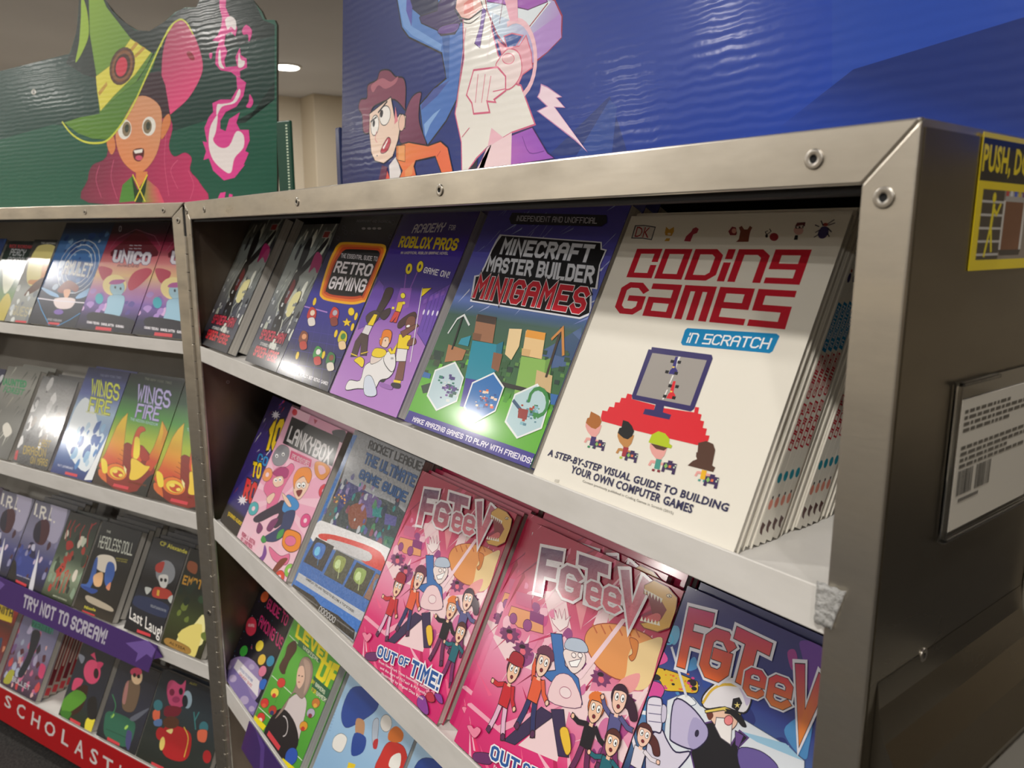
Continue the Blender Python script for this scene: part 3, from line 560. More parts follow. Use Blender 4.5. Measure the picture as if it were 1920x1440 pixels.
# title block
A.P('e6e8f2', '592 190 1112 228 1112 262 1138 268 1104 345 1088 470 1062 466 1058 598 1000 622 440 532 462 400 486 396 512 350 548 268 572 220')
A.P('131316', '602 197 1105 234 1105 268 1128 273 1098 345 1078 462 1052 460 1048 590 998 612 450 526 470 406 494 402 520 352 554 270 580 226')
A.B('MINECRAFT', (617, 212), (1080, 244), (590, 290), 'd9dce4', 1.55, '8a8f9a', 1.9, gap=1.2); A.B('MASTER BUILDER', (540, 303), (1080, 352), (522, 378), 'd9dce4', 1.5, '8a8f9a', 1.8, gap=1.0, sp=2.8); A.B('MINIGAMES', (490, 398), (1060, 462), (450, 512), 'c81f30', 1.6, 'e8e4e8', 2.05, '1c1014', 2.7, gap=1.4)
A.P('17151f', '655 80 1135 92 1138 130 1110 150 650 138 640 110'); A.B('INDEPENDENT AND UNOFFICIAL', (682, 94), (1092, 105), (676, 122), 'c9c9d2', 1.1, gap=1.2)
# hexagon pictures
for hx, ins, sc in (('366 838 410 920 375 1042 268 1090 220 1012 262 880', ['1f5a4c', '7a4aa0', '2c7a6a', 'd8e0e0', '4a3a80'], 0), ('564 892 616 968 572 1092 458 1154 408 1070 452 944', ['1f6ab8', '2b88d0', 'e06a3c', 'f0d8c0', '144a90'], 1), ('786 950 850 1040 808 1180 680 1232 618 1146 668 1004', ['3f8a4c', '8abcc8', '2c5a44', 'b0442c', '5a8a9c'], 2)):
    A.P('eef2f2', hx); p = nums(hx); cx = sum(q[0] for q in p)/6; cy = sum(q[1] for q in p)/6; A.P(['bcd4dc', '2570b8', 'b9d6dc'][sc], [(cx+(q[0]-cx)*.92, cy+(q[1]-cy)*.92) for q in p])
    rr = random.Random(sc)
    for i in range(46):
        a = rr.uniform(0, 6.3); d = rr.uniform(0, 60); x, y = cx+d*math.cos(a), cy+d*math.sin(a)*1.1; w_ = rr.uniform(6, 20); A.P(rr.choice(ins), [(x, y), (x+w_, y+w_*.2), (x+w_*.8, y+w_), (x-w_*.2, y+w_*.8)])
    if sc == 2: A.strokes([[A.f(790+48*math.cos(t*.5), 1045+70*math.sin(t*.5)) for t in range(-6, 5)]], .0035, '3a8a44'); A.L('3a5a7a', .003, '665 1040 705 1090'); A.P('9a3a34', '690 1075 740 1085 730 1135 685 1125')
# foot band
A.P('3c3290', '132 1086 782 1312 755 1392 98 1160'); A.B('MAKE AMAZING GAMES TO PLAY WITH FRIENDS!', (156, 1118), (764, 1332), (146, 1142), 'ece8f4', 1.4, gap=1.1, sp=2.8)
A.build()
# ---- white coding book in front of its fanned stack
WHITE = 'ece7da'; CT = 0.0057
r, A = book('R', 0, -.281, .192, .2315, WHITE, 'white book with red square-lettered title, screen and pixel children, front of its stack', t=CT)
A.c(*D1); RED = 'c2152b'
A.B('codinq', (412, 183), (1106, 186), (369, 296), RED, 1.25, gap=.85); 
A.B('Gamxs', (358, 314), (1046, 350), (316, 437), RED, 1.25, gap=.85)
A.P('1a86bd', '612 498 966 520 978 530 950 590 938 598 592 566 586 556 602 506', 0); A.B('in sCRATCH', (622, 516), (950, 538), (606, 556), 'f4f6f6', .95, gap=.9); 
A.c(*E2); A.P('4a4a50', '945 235 1035 232 1100 240 1162 250 1120 390 1030 375 905 372', 0); A.P('d8cfc6', '955 245 1040 242 1095 250 1150 260 1112 378 1025 364 918 362', 0); A.L('6a6a70', .0003, '1040 242 1010 364'); A.T('DK', (968, 250), (1112, 258), (940, 355), 'a01c28', 0)
A.P('c9952c', '1268 250 1300 280 1350 252 1350 300 1325 345 1262 340 1255 310'); A.P('c9952c', '1270 370 1310 370 1300 400 1250 400'); A.E('e8d4b0', 1300, 325, 18, 12)
A.P('a82a40', '1580 255 1608 275 1590 315 1550 330 1520 405 1455 400 1475 350 1530 300 1545 270'); A.c(*E4)
A.P('7c3a26', '30 600 45 520 30 480 60 462 85 500 120 500 145 462 170 480 150 520 140 560 130 628 0 630', 0); A.P('8a2430', '-40 470 0 480 10 540 0 560 -60 560 -80 520'); A.E('e0a090', -20, 515, 24, 26)
A.E('9c2230', 395, 578, 46, 42); A.E('1c1418', 318, 568, 14, 18); A.L('1c1418', .0006, '318 555 305 525 330 515'); A.L('1c1418', .0006, '325 550 365 520 350 495')
A.E('d8a8a0', 650, 510, 50, 46); A.P('5a2428', '612 470 635 430 722 424 715 470 690 455'); A.P('1c1820', '615 470 705 462 700 488 620 492'); A.E('e8d8d0', 642, 478, 12, 9); A.E('e8d8d0', 680, 475, 12, 9); A.P('1c1820', '615 560 645 560 640 608 600 608')
A.P('3c3468', '870 500 900 470 955 480 960 540 920 590 870 590 850 550', 1); A.E('a03a30', 930, 450, 28, 18)
for q in ('905 460 885 412', '860 470 825 455', '870 505 830 530', '860 550 815 580', '960 440 1018 402', '965 455 1025 435', '958 490 990 525', '950 540 968 572'): A.L('1c1830', .0007, q)
# screen, table, children (squares of the cover)
A.c(*E3)
A.P('df2531', '560 470 600 480 600 520 810 575 800 605 880 600 1160 640 1170 590 1205 597 1195 650 1228 660 1215 712 1250 720 1238 780 1275 787 1262 845 1300 850 1285 900 1190 935 1000 890 780 840 620 800 500 765 330 718 320 690 335 622 378 630 398 588 440 595 450 548 490 552 505 508 545 512', 0)
A.P('342c66', '780 52 1318 122 1328 155 1160 610 1130 632 890 582 880 640 955 662 938 706 700 655 718 608 800 618 815 568 605 520 600 490 750 72 775 76'); A.P('a29c96', '785 105 1275 172 1125 580 640 485')
for q in ('1022 138 1038 140 970 300 955 298', '965 305 978 307 945 380 935 378', '915 435 925 437 885 525 872 523'): A.P('ecebe8', q)
def racer(x, y, c_):
    A.P(c_, [(x-12, y-10), (x+10, y-8), (x-10, y+90), (x+8, y+120), (x-8, y+155), (x-75, y+145), (x-60, y+112), (x-40, y+90), (x-35, y+60)])
    for dx, dy in ((-52, 18), (10, 25), (-100, 112), (-18, 125)): A.P('161418', [(x+dx, y+dy), (x+dx+32, y+dy+5), (x+dx+22, y+dy+32), (x+dx-8, y+dy+27)])
    A.P('f0d060', [(x-38, y+78), (x-18, y+80), (x-22, y+92), (x-42, y+90)])
racer(1005, 148, '342c7a'); racer(985, 368, 'df2531')
def kid(x, y, hairc, skin, shirt, shoe, arm, big=1.0, kind=0):
    q = lambda dx, dy: (x+dx*big, y+dy*big)
    A.P(skin, [q(-75, 20), q(80, 50), q(55, 125), q(20, 165), q(-20, 160), q(-60, 110), q(-78, 60)])
    if kind == 2:
        A.P('54382a', [q(-70, 20), q(85, 55), q(50, 85), q(-20, 70)]); A.P(hairc, [q(-90, 10), q(-60, -60), q(0, -90), q(60, -70), q(100, -20), q(95, 20), q(125, 40), q(112, 65), q(30, 45)])
    elif kind == 3: A.P(hairc, [q(-55, -70), q(20, -90), q(90, -60), q(110, 0), q(80, 150), q(110, 170), q(90, 215), q(-160, 150), q(-110, 105), q(-70, 90)])
    else: A.P(hairc, [q(-75, 25), q(-60, -20), q(-40, -25), q(-25, -85 if kind == 0 else -95), q(25, -60 if kind == 0 else -80), q(60, -40), q(80, 10), q(60, 60), q(20, 88), q(-20, 75), q(-50, 50)])
    b = 165 if kind != 3 else 200
    A.P(arm, [q(-70, b+5), q(-45, b+5), q(60, b+35), q(55, b+58), q(-20, b+38), q(-60, b+30), q(-75, b+58), q(-95, b+50)]); A.P(shirt, [q(-20, b-8), q(28, b+2), q(8, b+90), q(-40, b+80)]); A.P(shoe, [q(-55, b+82), q(-30, b+88), q(-40, b+108), q(-62, b+100)]); A.P(shoe, [q(-8, b+90), q(18, b+96), q(10, b+118), q(-14, b+110)])
def pad(x, y, k=1.0):
    q = lambda dx, dy: (x+dx*k, y+dy*k)
    A.P('3d2a58', [q(-55, -25), q(-20, -22), q(-15, -42), q(25, -35), q(22, -18), q(60, -10), q(38, 85), q(10, 80), q(18, 50), q(-45, 35), q(-55, 62), q(-80, 55)]); A.P('8cc060', [q(-50, -2), q(-20, 3), q(-24, 18), q(-54, 12)]); A.P('8cc060', [q(-40, -15), q(-26, -12), q(-34, 28), q(-48, 24)]); A.P('e87850', [q(-10, 0), q(12, 4), q(6, 26), q(-16, 22)]); A.E('c8dcc0', *q(34, 22), 8*k); A.E('c8dcc0', *q(48, 6), 7*k)
kid(255, 710, 'b06a2c', 'eba7a0', '3f2f6c', '2f8a5a', 'eba7a0', .92, 0); kid(545, 800, '171717', 'c48a4c', 'a8323c', 'b4cc3c', 'c48a4c', .95, 1); kid(840, 900, 'b8cc1c', 'eba7a0', '4a9a8c', '8a2434', 'eba7a0', 1.0, 2); kid(1250, 980, '56382a', '56382a', 'f0b820', '4a9a8c', 'eba7a0', .92, 3)
pad(315, 920, .82); pad(605, 1020, .9); pad(945, 1115, 1.02); pad(1325, 1240, 1.05)
A.c(*D1); NAVY = '27264e'
A.T('A STEP-BY-STEP VISUAL GUIDE TO BUILDING', (66, 978), (782, 1196), (56, 1004), NAVY, .035); A.T('YOUR OWN COMPUTER GAMES', (156, 1042), (640, 1200), (146, 1072), NAVY, .035); A.T('Content previously published in Coding Games in Scratch (2015)', (198, 1100), (558, 1228), (196, 1112), '6a665e', 0)
A.P('c9c4b8', '88 1098 104 1100 100 1112 84 1108')
A.build()
spine_kinds = [0, 0, 1, 1, 1, 1, 0, 0, 0, 1, 1, 1, 1, 0, 0, 0]
proto = {}
for k, sk in enumerate(spine_kinds):
    y = .0050+(k+1)*.0066; z = ZS['R'][0]-SINK+CT*math.sin(AL)+0.0003; o = fvec('R', -.281+(.0 if sk else random.uniform(-.0015, .0)), y, z)
    if sk in proto:
        r = copy_tree(proto[sk]); r.location = o
    else:
        r = empty('paperback_book', o, (-AL, 0, 0)); w, h = .192, .2305; proto[sk] = r
        if sk == 0: shell(r, w, h, CT, WHITE)
        else:                                 # turned round in the stack: its printed spine faces right
            vs, fs = boxvf(0, w, 0, .0006, 0, h); boxvf(0, w, CT-.0006, CT, 0, h, vs, fs); boxvf(w-.0006, w, .0006, CT-.0006, 0, h, vs, fs); meshobj('cover', vs, fs, cover_mat(WHITE), r); box('page_block', .0012, w-.0006, .0006, CT-.0006, .0012, h-.0012, M_PAGES, r)
            sr = empty('spine_print', (w+.00003, 0, 0), (0, 0, math.pi/2)); sr.parent = r
            B_ = Art(sr, (0, 0, 0), (1, 0, 0), (0, 0, 1), CT, h); B_.part('spine_art'); c0, c1 = .0008, CT-.0008
            B_.P('1a86bd', [(c0-.0004, .1305), (c1+.0004, .1305), (c1+.0004, .164), (c0-.0004, .164)]); B_.B('in sCRATCH', (c0+.0005, .133), (c0+.0005, .162), (c1-.0005, .133), 'f4f6f6', 1.1, part='spine_art')
            B_.B('codinq Gamxs', (c0, .063), (c0, .128), (c1, .063), RED, 1.1, gap=.5, part='spine_art')
            B_.E('2f94a8', CT/2, .0445, .0021, .0034); B_.E('e0907c', CT/2, .0270, .0019, .0036); B_.E('2a1a18', CT/2, .0315, .0008, .0012); B_.P('54302a', [(c0, .015), (c1, .014), (c1-.001, .0105), (c1, .007), (c0+.001, .008), (c0, .0105)]); B_.E('3a3468', CT/2, .182, .0018, .0034); B_.E('a03a30', CT/2, .187, .001, .0012)
            B_.build()
    tag(r, 'thin white book with '+('printed spine' if sk else 'page edges')+' out, '+ORD[k]+' in the stack on the near bookcase', 'book', 'white books fanned behind the red-lettered one')
# ================= second shelf
r, A = book('R', 1, -1.146, .0885, .240, '2a2150', 'dark purple book with big yellow and red lettering, tucked behind the pink comic')
A.BG([(0, '0e0c14'), (.13, '141018'), (.16, '2c2470'), (.6, '3a2a7c'), (1, '1c1640')]); A.c(*D2)
A.blobs(30, 0, 1, .2, .95, ['8a2c3c', '5a3aa0', 'e8e4ee', 'c23a2c', '2a1c50'], .004, .010, 21, 'shard', 2.5, 1)
A.B('10', (378, 140), (450, 130), (335, 302), 'f2cf14', 2.2, '1a1418', 3.2); A.B('COOL', (305, 312), (420, 372), (290, 362), '2f86c8', 1.7, '141018', 2.7); A.B('TO', (275, 360), (322, 372), (262, 442), 'f2cf14', 1.8, '141018', 2.8); A.B('ROCK', (240, 450), (370, 520), (212, 560), 'dc2c30', 2.0, '141018', 3.0)
A.S('e8e4ee', 215, 570, 30, 9); A.T('JOURNEY-GUIDES', (140, 628), (215, 690), (135, 655), 'f2cf14', .03); A.S('e8e4ee', 395, 110, 26, 9); A.build()
r, A = book('R', 1, -1.056, .2125, .236, 'e9b9cc', 'pink comic with a black title box and two dancing cartoon children', copies=1)
A.BG([(0, 'f3cfdc'), (.4, 'f0a9c6'), (.8, 'eeb2ca'), (1, 'e39ab8')]); A.c(*D2)
for k in range(9): A.P('f6c6d8', [(420, 560), (420+500*math.cos(k*.7), 560+600*math.sin(k*.7)), (420+500*math.cos(k*.7+.22), 560+600*math.sin(k*.7+.22))])
A.E('d83a4a', 497, 95, 14, 18); A.P('b8405a', '600 130 620 140 605 160'); A.P('3a3a44', '700 195 770 195 765 260 720 240', 1)
A.P('131216', '482 118 745 235 700 388 432 262'); A.B('LANKYBOX', (480, 168), (708, 290), (452, 250), 'f0eef0', 1.35, gap=.8)
A.P('d93a76', '478 300 590 350 582 392 468 345'); A.B('EPIC ADVENTURES', (486, 318), (580, 362), (478, 342), 'f8e8f0', 1.0)
A.P('8f8f96', '430 270 465 290 462 340 430 380 390 380 375 340 400 290', 1, '3a3a40'); A.E('ffffff', 400, 330, 8, 10); A.E('ffffff', 435, 322, 8, 10); A.E('1c1c20', 400, 332, 4, 5); A.E('1c1c20', 435, 324, 4, 5)
# pink-hooded child
A.P('e56f9c', '395 400 450 390 480 370 495 400 460 460 430 520 380 640 345 630 350 560 330 500', 1, '4a1c30'); A.P('b03a78', '380 420 430 390 465 410 450 450 400 440', 1, '4a1c30'); A.P('f4cfb8', '385 450 430 440 435 480 400 500 380 480', 1, '4a1c30'); A.E('ffffff', 395, 462, 9, 10); A.E('ffffff', 418, 458, 9, 10); A.E('181418', 396, 463, 4); A.E('181418', 418, 460, 4); A.P('f4cfb8', '345 560 380 530 390 545 360 590', 1, '4a1c30')
A.P('2c2440', '430 570 465 600 440 680 395 720 380 700 410 640 300 690 280 660 400 590', 1, '15101c'); A.P('7c2f6a', '305 690 325 720 305 750 290 735', 1, '2a1028'); A.P('7c2f6a', '370 680 410 670 370 735 345 725', 1, '2a1028')
# ginger child in blue
A.P('f4cfb8', '500 470 560 440 575 490 530 560 505 560 490 520', 1, '4a2418'); A.P('f0913c', '490 450 520 400 575 395 590 440 570 480 545 440 505 470 495 510', 1, '6a3010'); A.E('ffffff', 520, 490, 12, 16, ol='2a1418'); A.E('ffffff', 545, 488, 12, 16, ol='2a1418'); A.E('181418', 523, 492, 5); A.E('181418', 545, 492, 5); A.P('7c1c24', '505 520 540 515 520 552', 1)
A.P('3c8ed0', '460 540 500 560 520 590 510 620 460 640 430 625 440 580', 1, '15305a'); A.P('f4cfb8', '430 530 460 560 480 600 465 605 440 570', 1, '4a2418'); A.P('2a3a6a', '440 640 500 630 470 730 400 790 340 790 330 770 420 710', 1, '101a30'); A.P('3c9a4c', '410 740 440 725 430 765 400 780', 1, '15401c'); A.P('3c9a4c', '330 760 345 790 325 800 315 780', 1, '15401c')
A.P('ee8a1c', '445 740 480 730 530 760 520 830 470 850 430 810', 1, '6a3010', .0012); A.E('e56f9c', 475, 790, 30, 28, ol='6a2040'); A.P('e56f9c', '360 820 420 870 470 860 450 920 380 890', 1, '6a2040'); A.P('7c3420', '420 890 460 890 380 975 370 960', 1); A.P('7c3f9a', '335 810 345 860 310 915 285 890 320 870', 1)
for x, y, q in ((275, 615, '4cb0b8'), (555, 680, 'e04a8c'), (350, 432, 'f09a5a'), (470, 950, '8ac850'), (415, 985, 'e0402c'), (655, 520, 'd8384c')): A.E(q, x, y, 26, 38, 20, '5a2038'); A.E('f6d4e0', x, y, 9, 13, 20)
A.P('f09a3c', '610 365 660 370 690 410 650 460 610 430', 1, '8a4a10'); A.P('f6c0d4', '625 385 655 388 665 420 635 430', 1)
A.B('ADAM J. JUSTIN', (215, 738), (285, 790), (210, 762), 'c02c64', 1.2); A.B('OF LANKYBOX', (210, 768), (270, 812), (206, 790), 'c02c64', 1.2); A.build()
# ---- silver car-game guide
r, A = book('R', 1, -.828, .197, .242, '9fa4aa', 'silver and blue guide with four small pictures along its foot', y0=.007, copies=1)
A.part('cover_art', M_FOIL); A.BG([(0, '9aa0a8'), (.5, '8a929c'), (.8, 'a9aeb4'), (1, '8d939a')]); A.c(*D2)
A.P('2a72c0', '800 215 835 220 480 1050 465 1040'); A.P('17181c', '760 400 790 330 700 620 650 690', 0)
A.P('3a3f78', '745 480 790 470 1100 640 1065 870 980 860 640 690', 0); A.P('3a4a50', '870 530 1095 640 1040 870 900 820 720 700 800 560', 1); A.P('6a5a90', '860 540 950 560 930 660 850 640', 1); A.P('8a5040', '790 610 870 590 880 700 800 720', 1); A.P('2a8a8a', '920 600 975 610 965 665 915 655'); A.P('5a5a9a', '985 640 1050 660 1040 710 980 700'); A.P('1f6a5a', '980 760 1060 780 1030 870 970 840')
A.P('5a625f', '700 560 745 540 700 700 640 690'); 
for i in range(10): A.E('e0a050', 730+random.uniform(-20, 40), 540+i*5, 5)
A.blobs(60, .05, .95, .42, .75, ['5a5a9a', '2a8a8a', 'c0c8d0', '8a4a5a', '30405a', '4a8a60', '9a86b8'], .002, .006, 23, 'blob', 1.2)
A.P('e8e8ea', '620 690 700 700 1010 830 990 900 860 860 600 800', 1); A.P('d8322e', '640 750 760 770 960 850 980 960 900 930 780 830 640 780', 1); A.P('c8c8cc', '690 780 900 850 880 900 700 820', 1)
A.P('1c66b8', '570 800 600 790 980 960 870 1180 520 960'); 
for x, y, a, b in ((605, 770, '101828', '1f6ac0'), (715, 840, '3a4238', '8a9a4a'), (825, 905, '20281c', '8aa850'), (930, 965, '8a6050', '4a78a8')):
    A.P(a, [(x+8, y), (x+105, y+50), (x+40, y+185), (x-60, y+130)], 0, '0c0c10'); A.P(b, [(x+10, y+30), (x+60, y+50), (x+30, y+120), (x-10, y+90)], 1); A.E('c8e0a0' if a != '101828' else '6ac8f0', x+15, y+75, 15, 26, 20); A.L('d8e8b0' if a != '101828' else '3a90d8', .0012, [(x+30, y+60), (x+15, y+150)])
A.P('c2c6cc', '520 960 880 1180 860 1225 505 1000'); A.T('GAMEPLAY TIPS AND TRICKS TO BECOME A TOP SCORER!', (560, 985), (820, 1165), (556, 998), '1c1c20', .03)
A.P('1c72cc', '505 1000 860 1225 840 1290 490 1030'); A.P('131317', '490 1022 600 1090 640 1140 730 1190 780 1235 822 1270 815 1325 476 1052'); A.L('6a6c70', .0016, '485 1040 620 1140'); A.L('6a6c70', .0016, '725 1215 815 1280')
A.B('OOOOOO', (636, 1138), (722, 1206), (624, 1166), 'c8cacc', 1.0); A.part('cover_art')
A.B('ROCKET LEAGUE:', (905, 245), (1195, 368), (892, 290), '26282c', 1.3, gap=.9); A.B('THE ULTIMATE', (888, 312), (1160, 440), (868, 368), '2c66a8', 1.5, '1c3a66', 1.9, gap=.9); A.B('GAME GUIDE', (858, 400), (1112, 530), (840, 448), '2c66a8', 1.5, '1c3a66', 1.9, gap=.9)
A.build()
# ---- pink time-travel comic (three copies in view)
def pink_comic(A, seed=31):
    A.BG([(0, 'd01d6c'), (.2, 'e0307a'), (.45, 'ee9cbc'), (.7, 'd85a80'), (.85, 'c02c50'), (1, 'b82248')])
    A.blobs(22, 0, 1, .55, 1, ['d84a74', 'a81e40', 'e8809c', '8a1a34', 'f0b8c4', 'e6d2cc'], .008, .022, seed, 'shard', 3.2, 1.1); A.blobs(16, 0, 1, .0, .4, ['e8286c', 'f06090', 'c01c5c', 'f8b8cc'], .008, .020, seed+1, 'shard', 3, -.6)
    A.P('f6d8dc', '470 640 240 560 200 470 420 560 380 300 450 300 470 560 560 330 590 340 500 640 680 620 640 700 560 720 650 940 500 800 430 720 380 900 260 860 420 700', 0)
    A.P('e8929c', '480 320 520 330 490 430', 0); A.blobs(30, 0, .5, .45, .75, ['e886ac', 'c84c88', 'f4c0d0', '9a4a86'], .003, .009, seed+2, 'blob', 1)
    A.blobs(26, 0, 1, .3, 1, ['f4c8d4', 'c83a68', 'f8dce0', '98204c'], .004, .010, seed+5, 'shard', 7, 1.0); A.blobs(12, .6, 1, .3, .6, ['b04a8a', '8a3a78', 'd878a8'], .004, .008, seed+7, 'blob', 1.3)
    # wagon, small monsters
    A.P('e8a070', '275 365 375 390 370 455 290 440 262 400', 0, '8a3450'); A.P('8a3a78', '335 375 378 388 372 425 330 410'); A.E('9a4a88', 278, 410, 12, 20, 10, '5a2050'); A.E('9a4a88', 322, 430, 14, 22, 10, '5a2050'); A.P('d06a90', '295 310 345 320 340 370 290 355', 0)
    for x, y in ((262, 470), (300, 520), (610, 660), (540, 590)): A.S('7c3a6c', x, y, 34, 9, .7); A.E('e86a80', x, y+6, 9, 12); A.E('2a1428', x, y-12, 10, 8)
    # dinosaur
    A.P('e89a58', '530 410 600 395 690 420 720 460 700 520 660 560 600 590 540 560 515 520 500 460', 1, 'a04838', .0009); A.P('f2d49a', '640 480 700 440 740 430 720 500 690 590 650 620 610 600 620 560', 1); A.P('f0a0a0', '600 590 660 560 640 620 590 640', 1)
    for k in range(6): A.L('c8693c', .0014, [(530+26*k, 405), (540+26*k, 432)])
    A.P('d8823c', '640 440 665 450 655 500 640 520 632 505 645 490', 1, '8a3a28')
    # white beam
    A.P('f8d8e0', '622 375 640 372 480 600 455 610'); A.P('f4a8c0', '100 735 120 730 200 800 400 690 405 705 205 825')
    # crowd of plain cartoon people
    A.P('3a2c54', '345 715 385 740 250 860 215 850', 0, '1c1430'); A.P('3a2c54', '375 720 415 715 418 880 385 880', 0, '1c1430'); A.P('6a2a68', '120 905 175 905 165 940 115 935', 1, '2a1030')
    A.P('3f74b8', '395 450 430 450 432 560 470 600 475 690 450 700 440 640 380 620 358 600 360 590 400 580', 0, '1c2450', .0008); A.P('f4d4d8', '400 600 450 600 470 700 370 690', 1, '6a3a60', .0006); A.E('f6e2e4', 425, 655, 18, 20, ol='b0607c')
    A.P('f6e6e6', '412 360 422 395 428 360 434 395 446 358 446 398 462 380 450 420 425 440 405 415 400 395 412 400', 0, 'b0607c')
    A.P('f4e4e0', '432 505 490 500 495 545 460 585 438 560', 1, '4a2a40'); A.P('b8c6d8', '438 500 450 462 495 465 505 505', 1, '3a3a5a'); A.E('fff6f4', 462, 520, 7, 9, ol='4a2a40'); A.E('fff6f4', 482, 518, 7, 9, ol='4a2a40'); A.P('ffffff', '445 545 485 530 470 560 450 562', 0, '4a2a40')
    sp = .105
    A.person((320, 690), 0.0632, 'f6cfb8', '6a3450', 'e8603c', '2c3468', .1, (110, -60), hat=None, curly=1, sx=.9); A.person((225, 720), 0.0611, 'f6c8a8', '4a2030', 'cc2432', 'e8b8d4', .1, (200, -70), hat='a82434', sx=.9); 
    A.person((475, 830), 0.0575, 'f6c8a8', 'e87a34', '1c1824', '6a2a5a', .1, (190, -40), sx=.9, curly=1); A.person((560, 790), 0.0575, 'f6cdb8', '3a1c34', '5a5a90', '7a3068', .2, (150, -30), ponytail=1, sx=.9); A.person((520, 935), 0.0539, 'f6c8a8', '5a2c2c', '1f6a78', '7a2a68', .1, (200, -20), sx=.9)
    A.P('f0c43c', '400 790 425 780 430 850 412 870', 1, '6a4a20')
    for x, y in ((125, 830), (420, 1095)): A.P('f088a8', [(x-22, y-14), (x-8, y-20), (x, y-10), (x+12, y-18), (x+22, y-4), (x-2, y+24)], 1, 'b02a5c')
    A.P('8a3a9a', '365 1110 395 1110 412 1180 395 1190 360 1150', 1, '3a1040'); A.P('c02c48', '400 1095 430 1090 440 1130 410 1130', 1, '5a1020'); A.P('8a3a9a', '440 1095 470 1100 478 1140 455 1130', 1, '3a1040')
    # lettering
    g = ('5a2f62', 'e8788a', (500, 150), (470, 340))
    kw = dict(part='title', m=M_FOIL)
    A.B('F', (392, 142), (462, 152), (356, 308), g, 1.9, 'f4eef2', 3.0, **kw); A.B('G', (452, 196), (518, 216), (428, 312), g, 1.7, 'f4eef2', 2.9, **kw); A.B('T', (510, 158), (600, 186), (486, 318), g, 1.9, 'f4eef2', 3.0, **kw)
    A.B('e', (528, 246), (578, 262), (514, 332), g, 1.6, 'f4eef2', 2.9, **kw); A.B('e', (582, 258), (634, 276), (566, 346), g, 1.6, 'f4eef2', 2.9, **kw); A.B('V', (640, 196), (724, 232), (606, 366), g, 1.9, 'f4eef2', 3.0, **kw)
    A.P('e2b050', '705 250 735 230 775 250 800 285 790 340 770 390 730 410 690 400 680 385 740 370 755 330 735 290 700 280', 0, '8a4a28', .0009); A.P('8a1c24', '708 268 745 285 765 330 745 365 690 378 720 350 715 310', 0); A.P('e06a6c', '695 370 730 345 745 352 735 372', 1)
    for k in range(6): A.P('f8f2e0', [(702+9*k, 262+5*k), (711+9*k, 267+5*k), (704+9*k, 284+5*k)]); A.P('f8f2e0', [(680+10*k, 376+2*k), (690+10*k, 378+2*k), (688+10*k, 360+2*k)])
    A.E('fff2c8', 777, 280, 8, 6, ol='6a3418'); A.E('2a1010', 778, 281, 3)
    A.B('OUT', (182, 868), (268, 912), (170, 918), '1f56a0', 1.6, 'f4f2f6', 3.2, part='subtitle'); A.B('OF', (280, 915), (326, 935), (270, 955), '1f56a0', 1.6, 'f4f2f6', 3.2, part='subtitle'); A.B('TIME!', (342, 935), (476, 1010), (322, 1005), '1f56a0', 1.7, 'f4f2f6', 3.2, part='subtitle')
    for k, tx in enumerate(('From New York Times bestselling authors', 'and the stars of FGTeeV & FV Family', 'Illustrated by Miguel Diaz Rivas')): A.T(tx, (183+6*k, 938+28*k), (418-14*k, 1068+22*k), (180+6*k, 954+28*k), 'f8dce6', .02, part='subtitle')
PK = 'pink comic with a roaring dinosaur and shiny title'
r1, A = book('R', 1, -.6275, .193, .233, 'c02c56', PK+', right beside the silver guide', 'pink dinosaur comics', t=.009, copies=3, copy_label='pink dinosaur comic behind the copy next to the silver guide'); A.c(*D3); pink_comic(A); A.build()
def twin(src, fr, lv, xl, y0, label, group, t=.0155):
    c = copy_tree(src); c.location = fvec(fr, xl, y0, ZS[fr][lv]-SINK+t*math.sin(AL)+.0003); tag(c, label, 'book', group); return c
twin(r1, 'R', 1, -.4300, .0172, PK+', peeping out behind its nearest twin', 'pink dinosaur comics', .009)
twin(r1, 'R', 1, -.4020, .0045, PK+', nearest the blue captain comic', 'pink dinosaur comics', .009)
for k in range(2):
    c = empty('paperback_book', fvec('R', -.4180, .0285+k*.0105, ZS['R'][1]-SINK+.009*math.sin(AL)+.0003), (-AL, 0, 0)); shell(c, .193, .232, .009, 'c02c56'); tag(c, 'pink dinosaur comic hidden deep in the stack, '+['third', 'fourth'][k]+' from its front', 'book', 'pink dinosaur comics')
# ---- blue captain comic
r, A = book('R', 1, -.2065, .180, .236, '2a2f6c', 'dark blue space comic with a bearded sea captain and red lettering', copies=1); A.c(*D4)
A.BG([(0, '101430'), (.3, '1a2454'), (.5, '5a86b8'), (.75, '2c3a88'), (1, '343070')])
A.blobs(30, 0, 1, .3, .9, ['4a90c8', '2a4a9a', '6ab0d8', '243078'], .004, .014, 41, 'blob'); A.blobs(60, 0, 1, .3, 1, ['e8f0f8', 'a8c8e8'], .0003, .0007, 42, 'dot')
A.P('6a3a9a', '1480 560 1640 620 1620 900 1560 1000 1500 700', 1); A.P('a03a8c', '1390 640 1440 620 1460 700 1420 760', 1)
for x in (570, 440): A.strokes([[A.f(x+30*math.cos(t*.6), 550+34*math.sin(t*.6)) for t in range(12)]], .0012, '5ac0e8')
A.P('e0509c', '420 570 520 620 560 700 440 740 370 690', 1); A.P('3a8ad8', '440 640 500 700 460 740', 1); A.P('e8c030', '380 735 480 740 620 780 740 830 770 850 760 920 640 910 540 900 500 830 370 815', 1, '2a1c28'); A.blobs(1, 0, 0, 0, 0, ['000000'], .0001, .0001, 1)
for x, y, a, b in ((475, 810, 40, 22), (425, 855, 18, 9), (730, 850, 34, 24), (745, 890, 20, 14), (600, 860, 12, 8), (540, 760, 8, 5)): A.E('1c1824', x, y, a, b, 15)
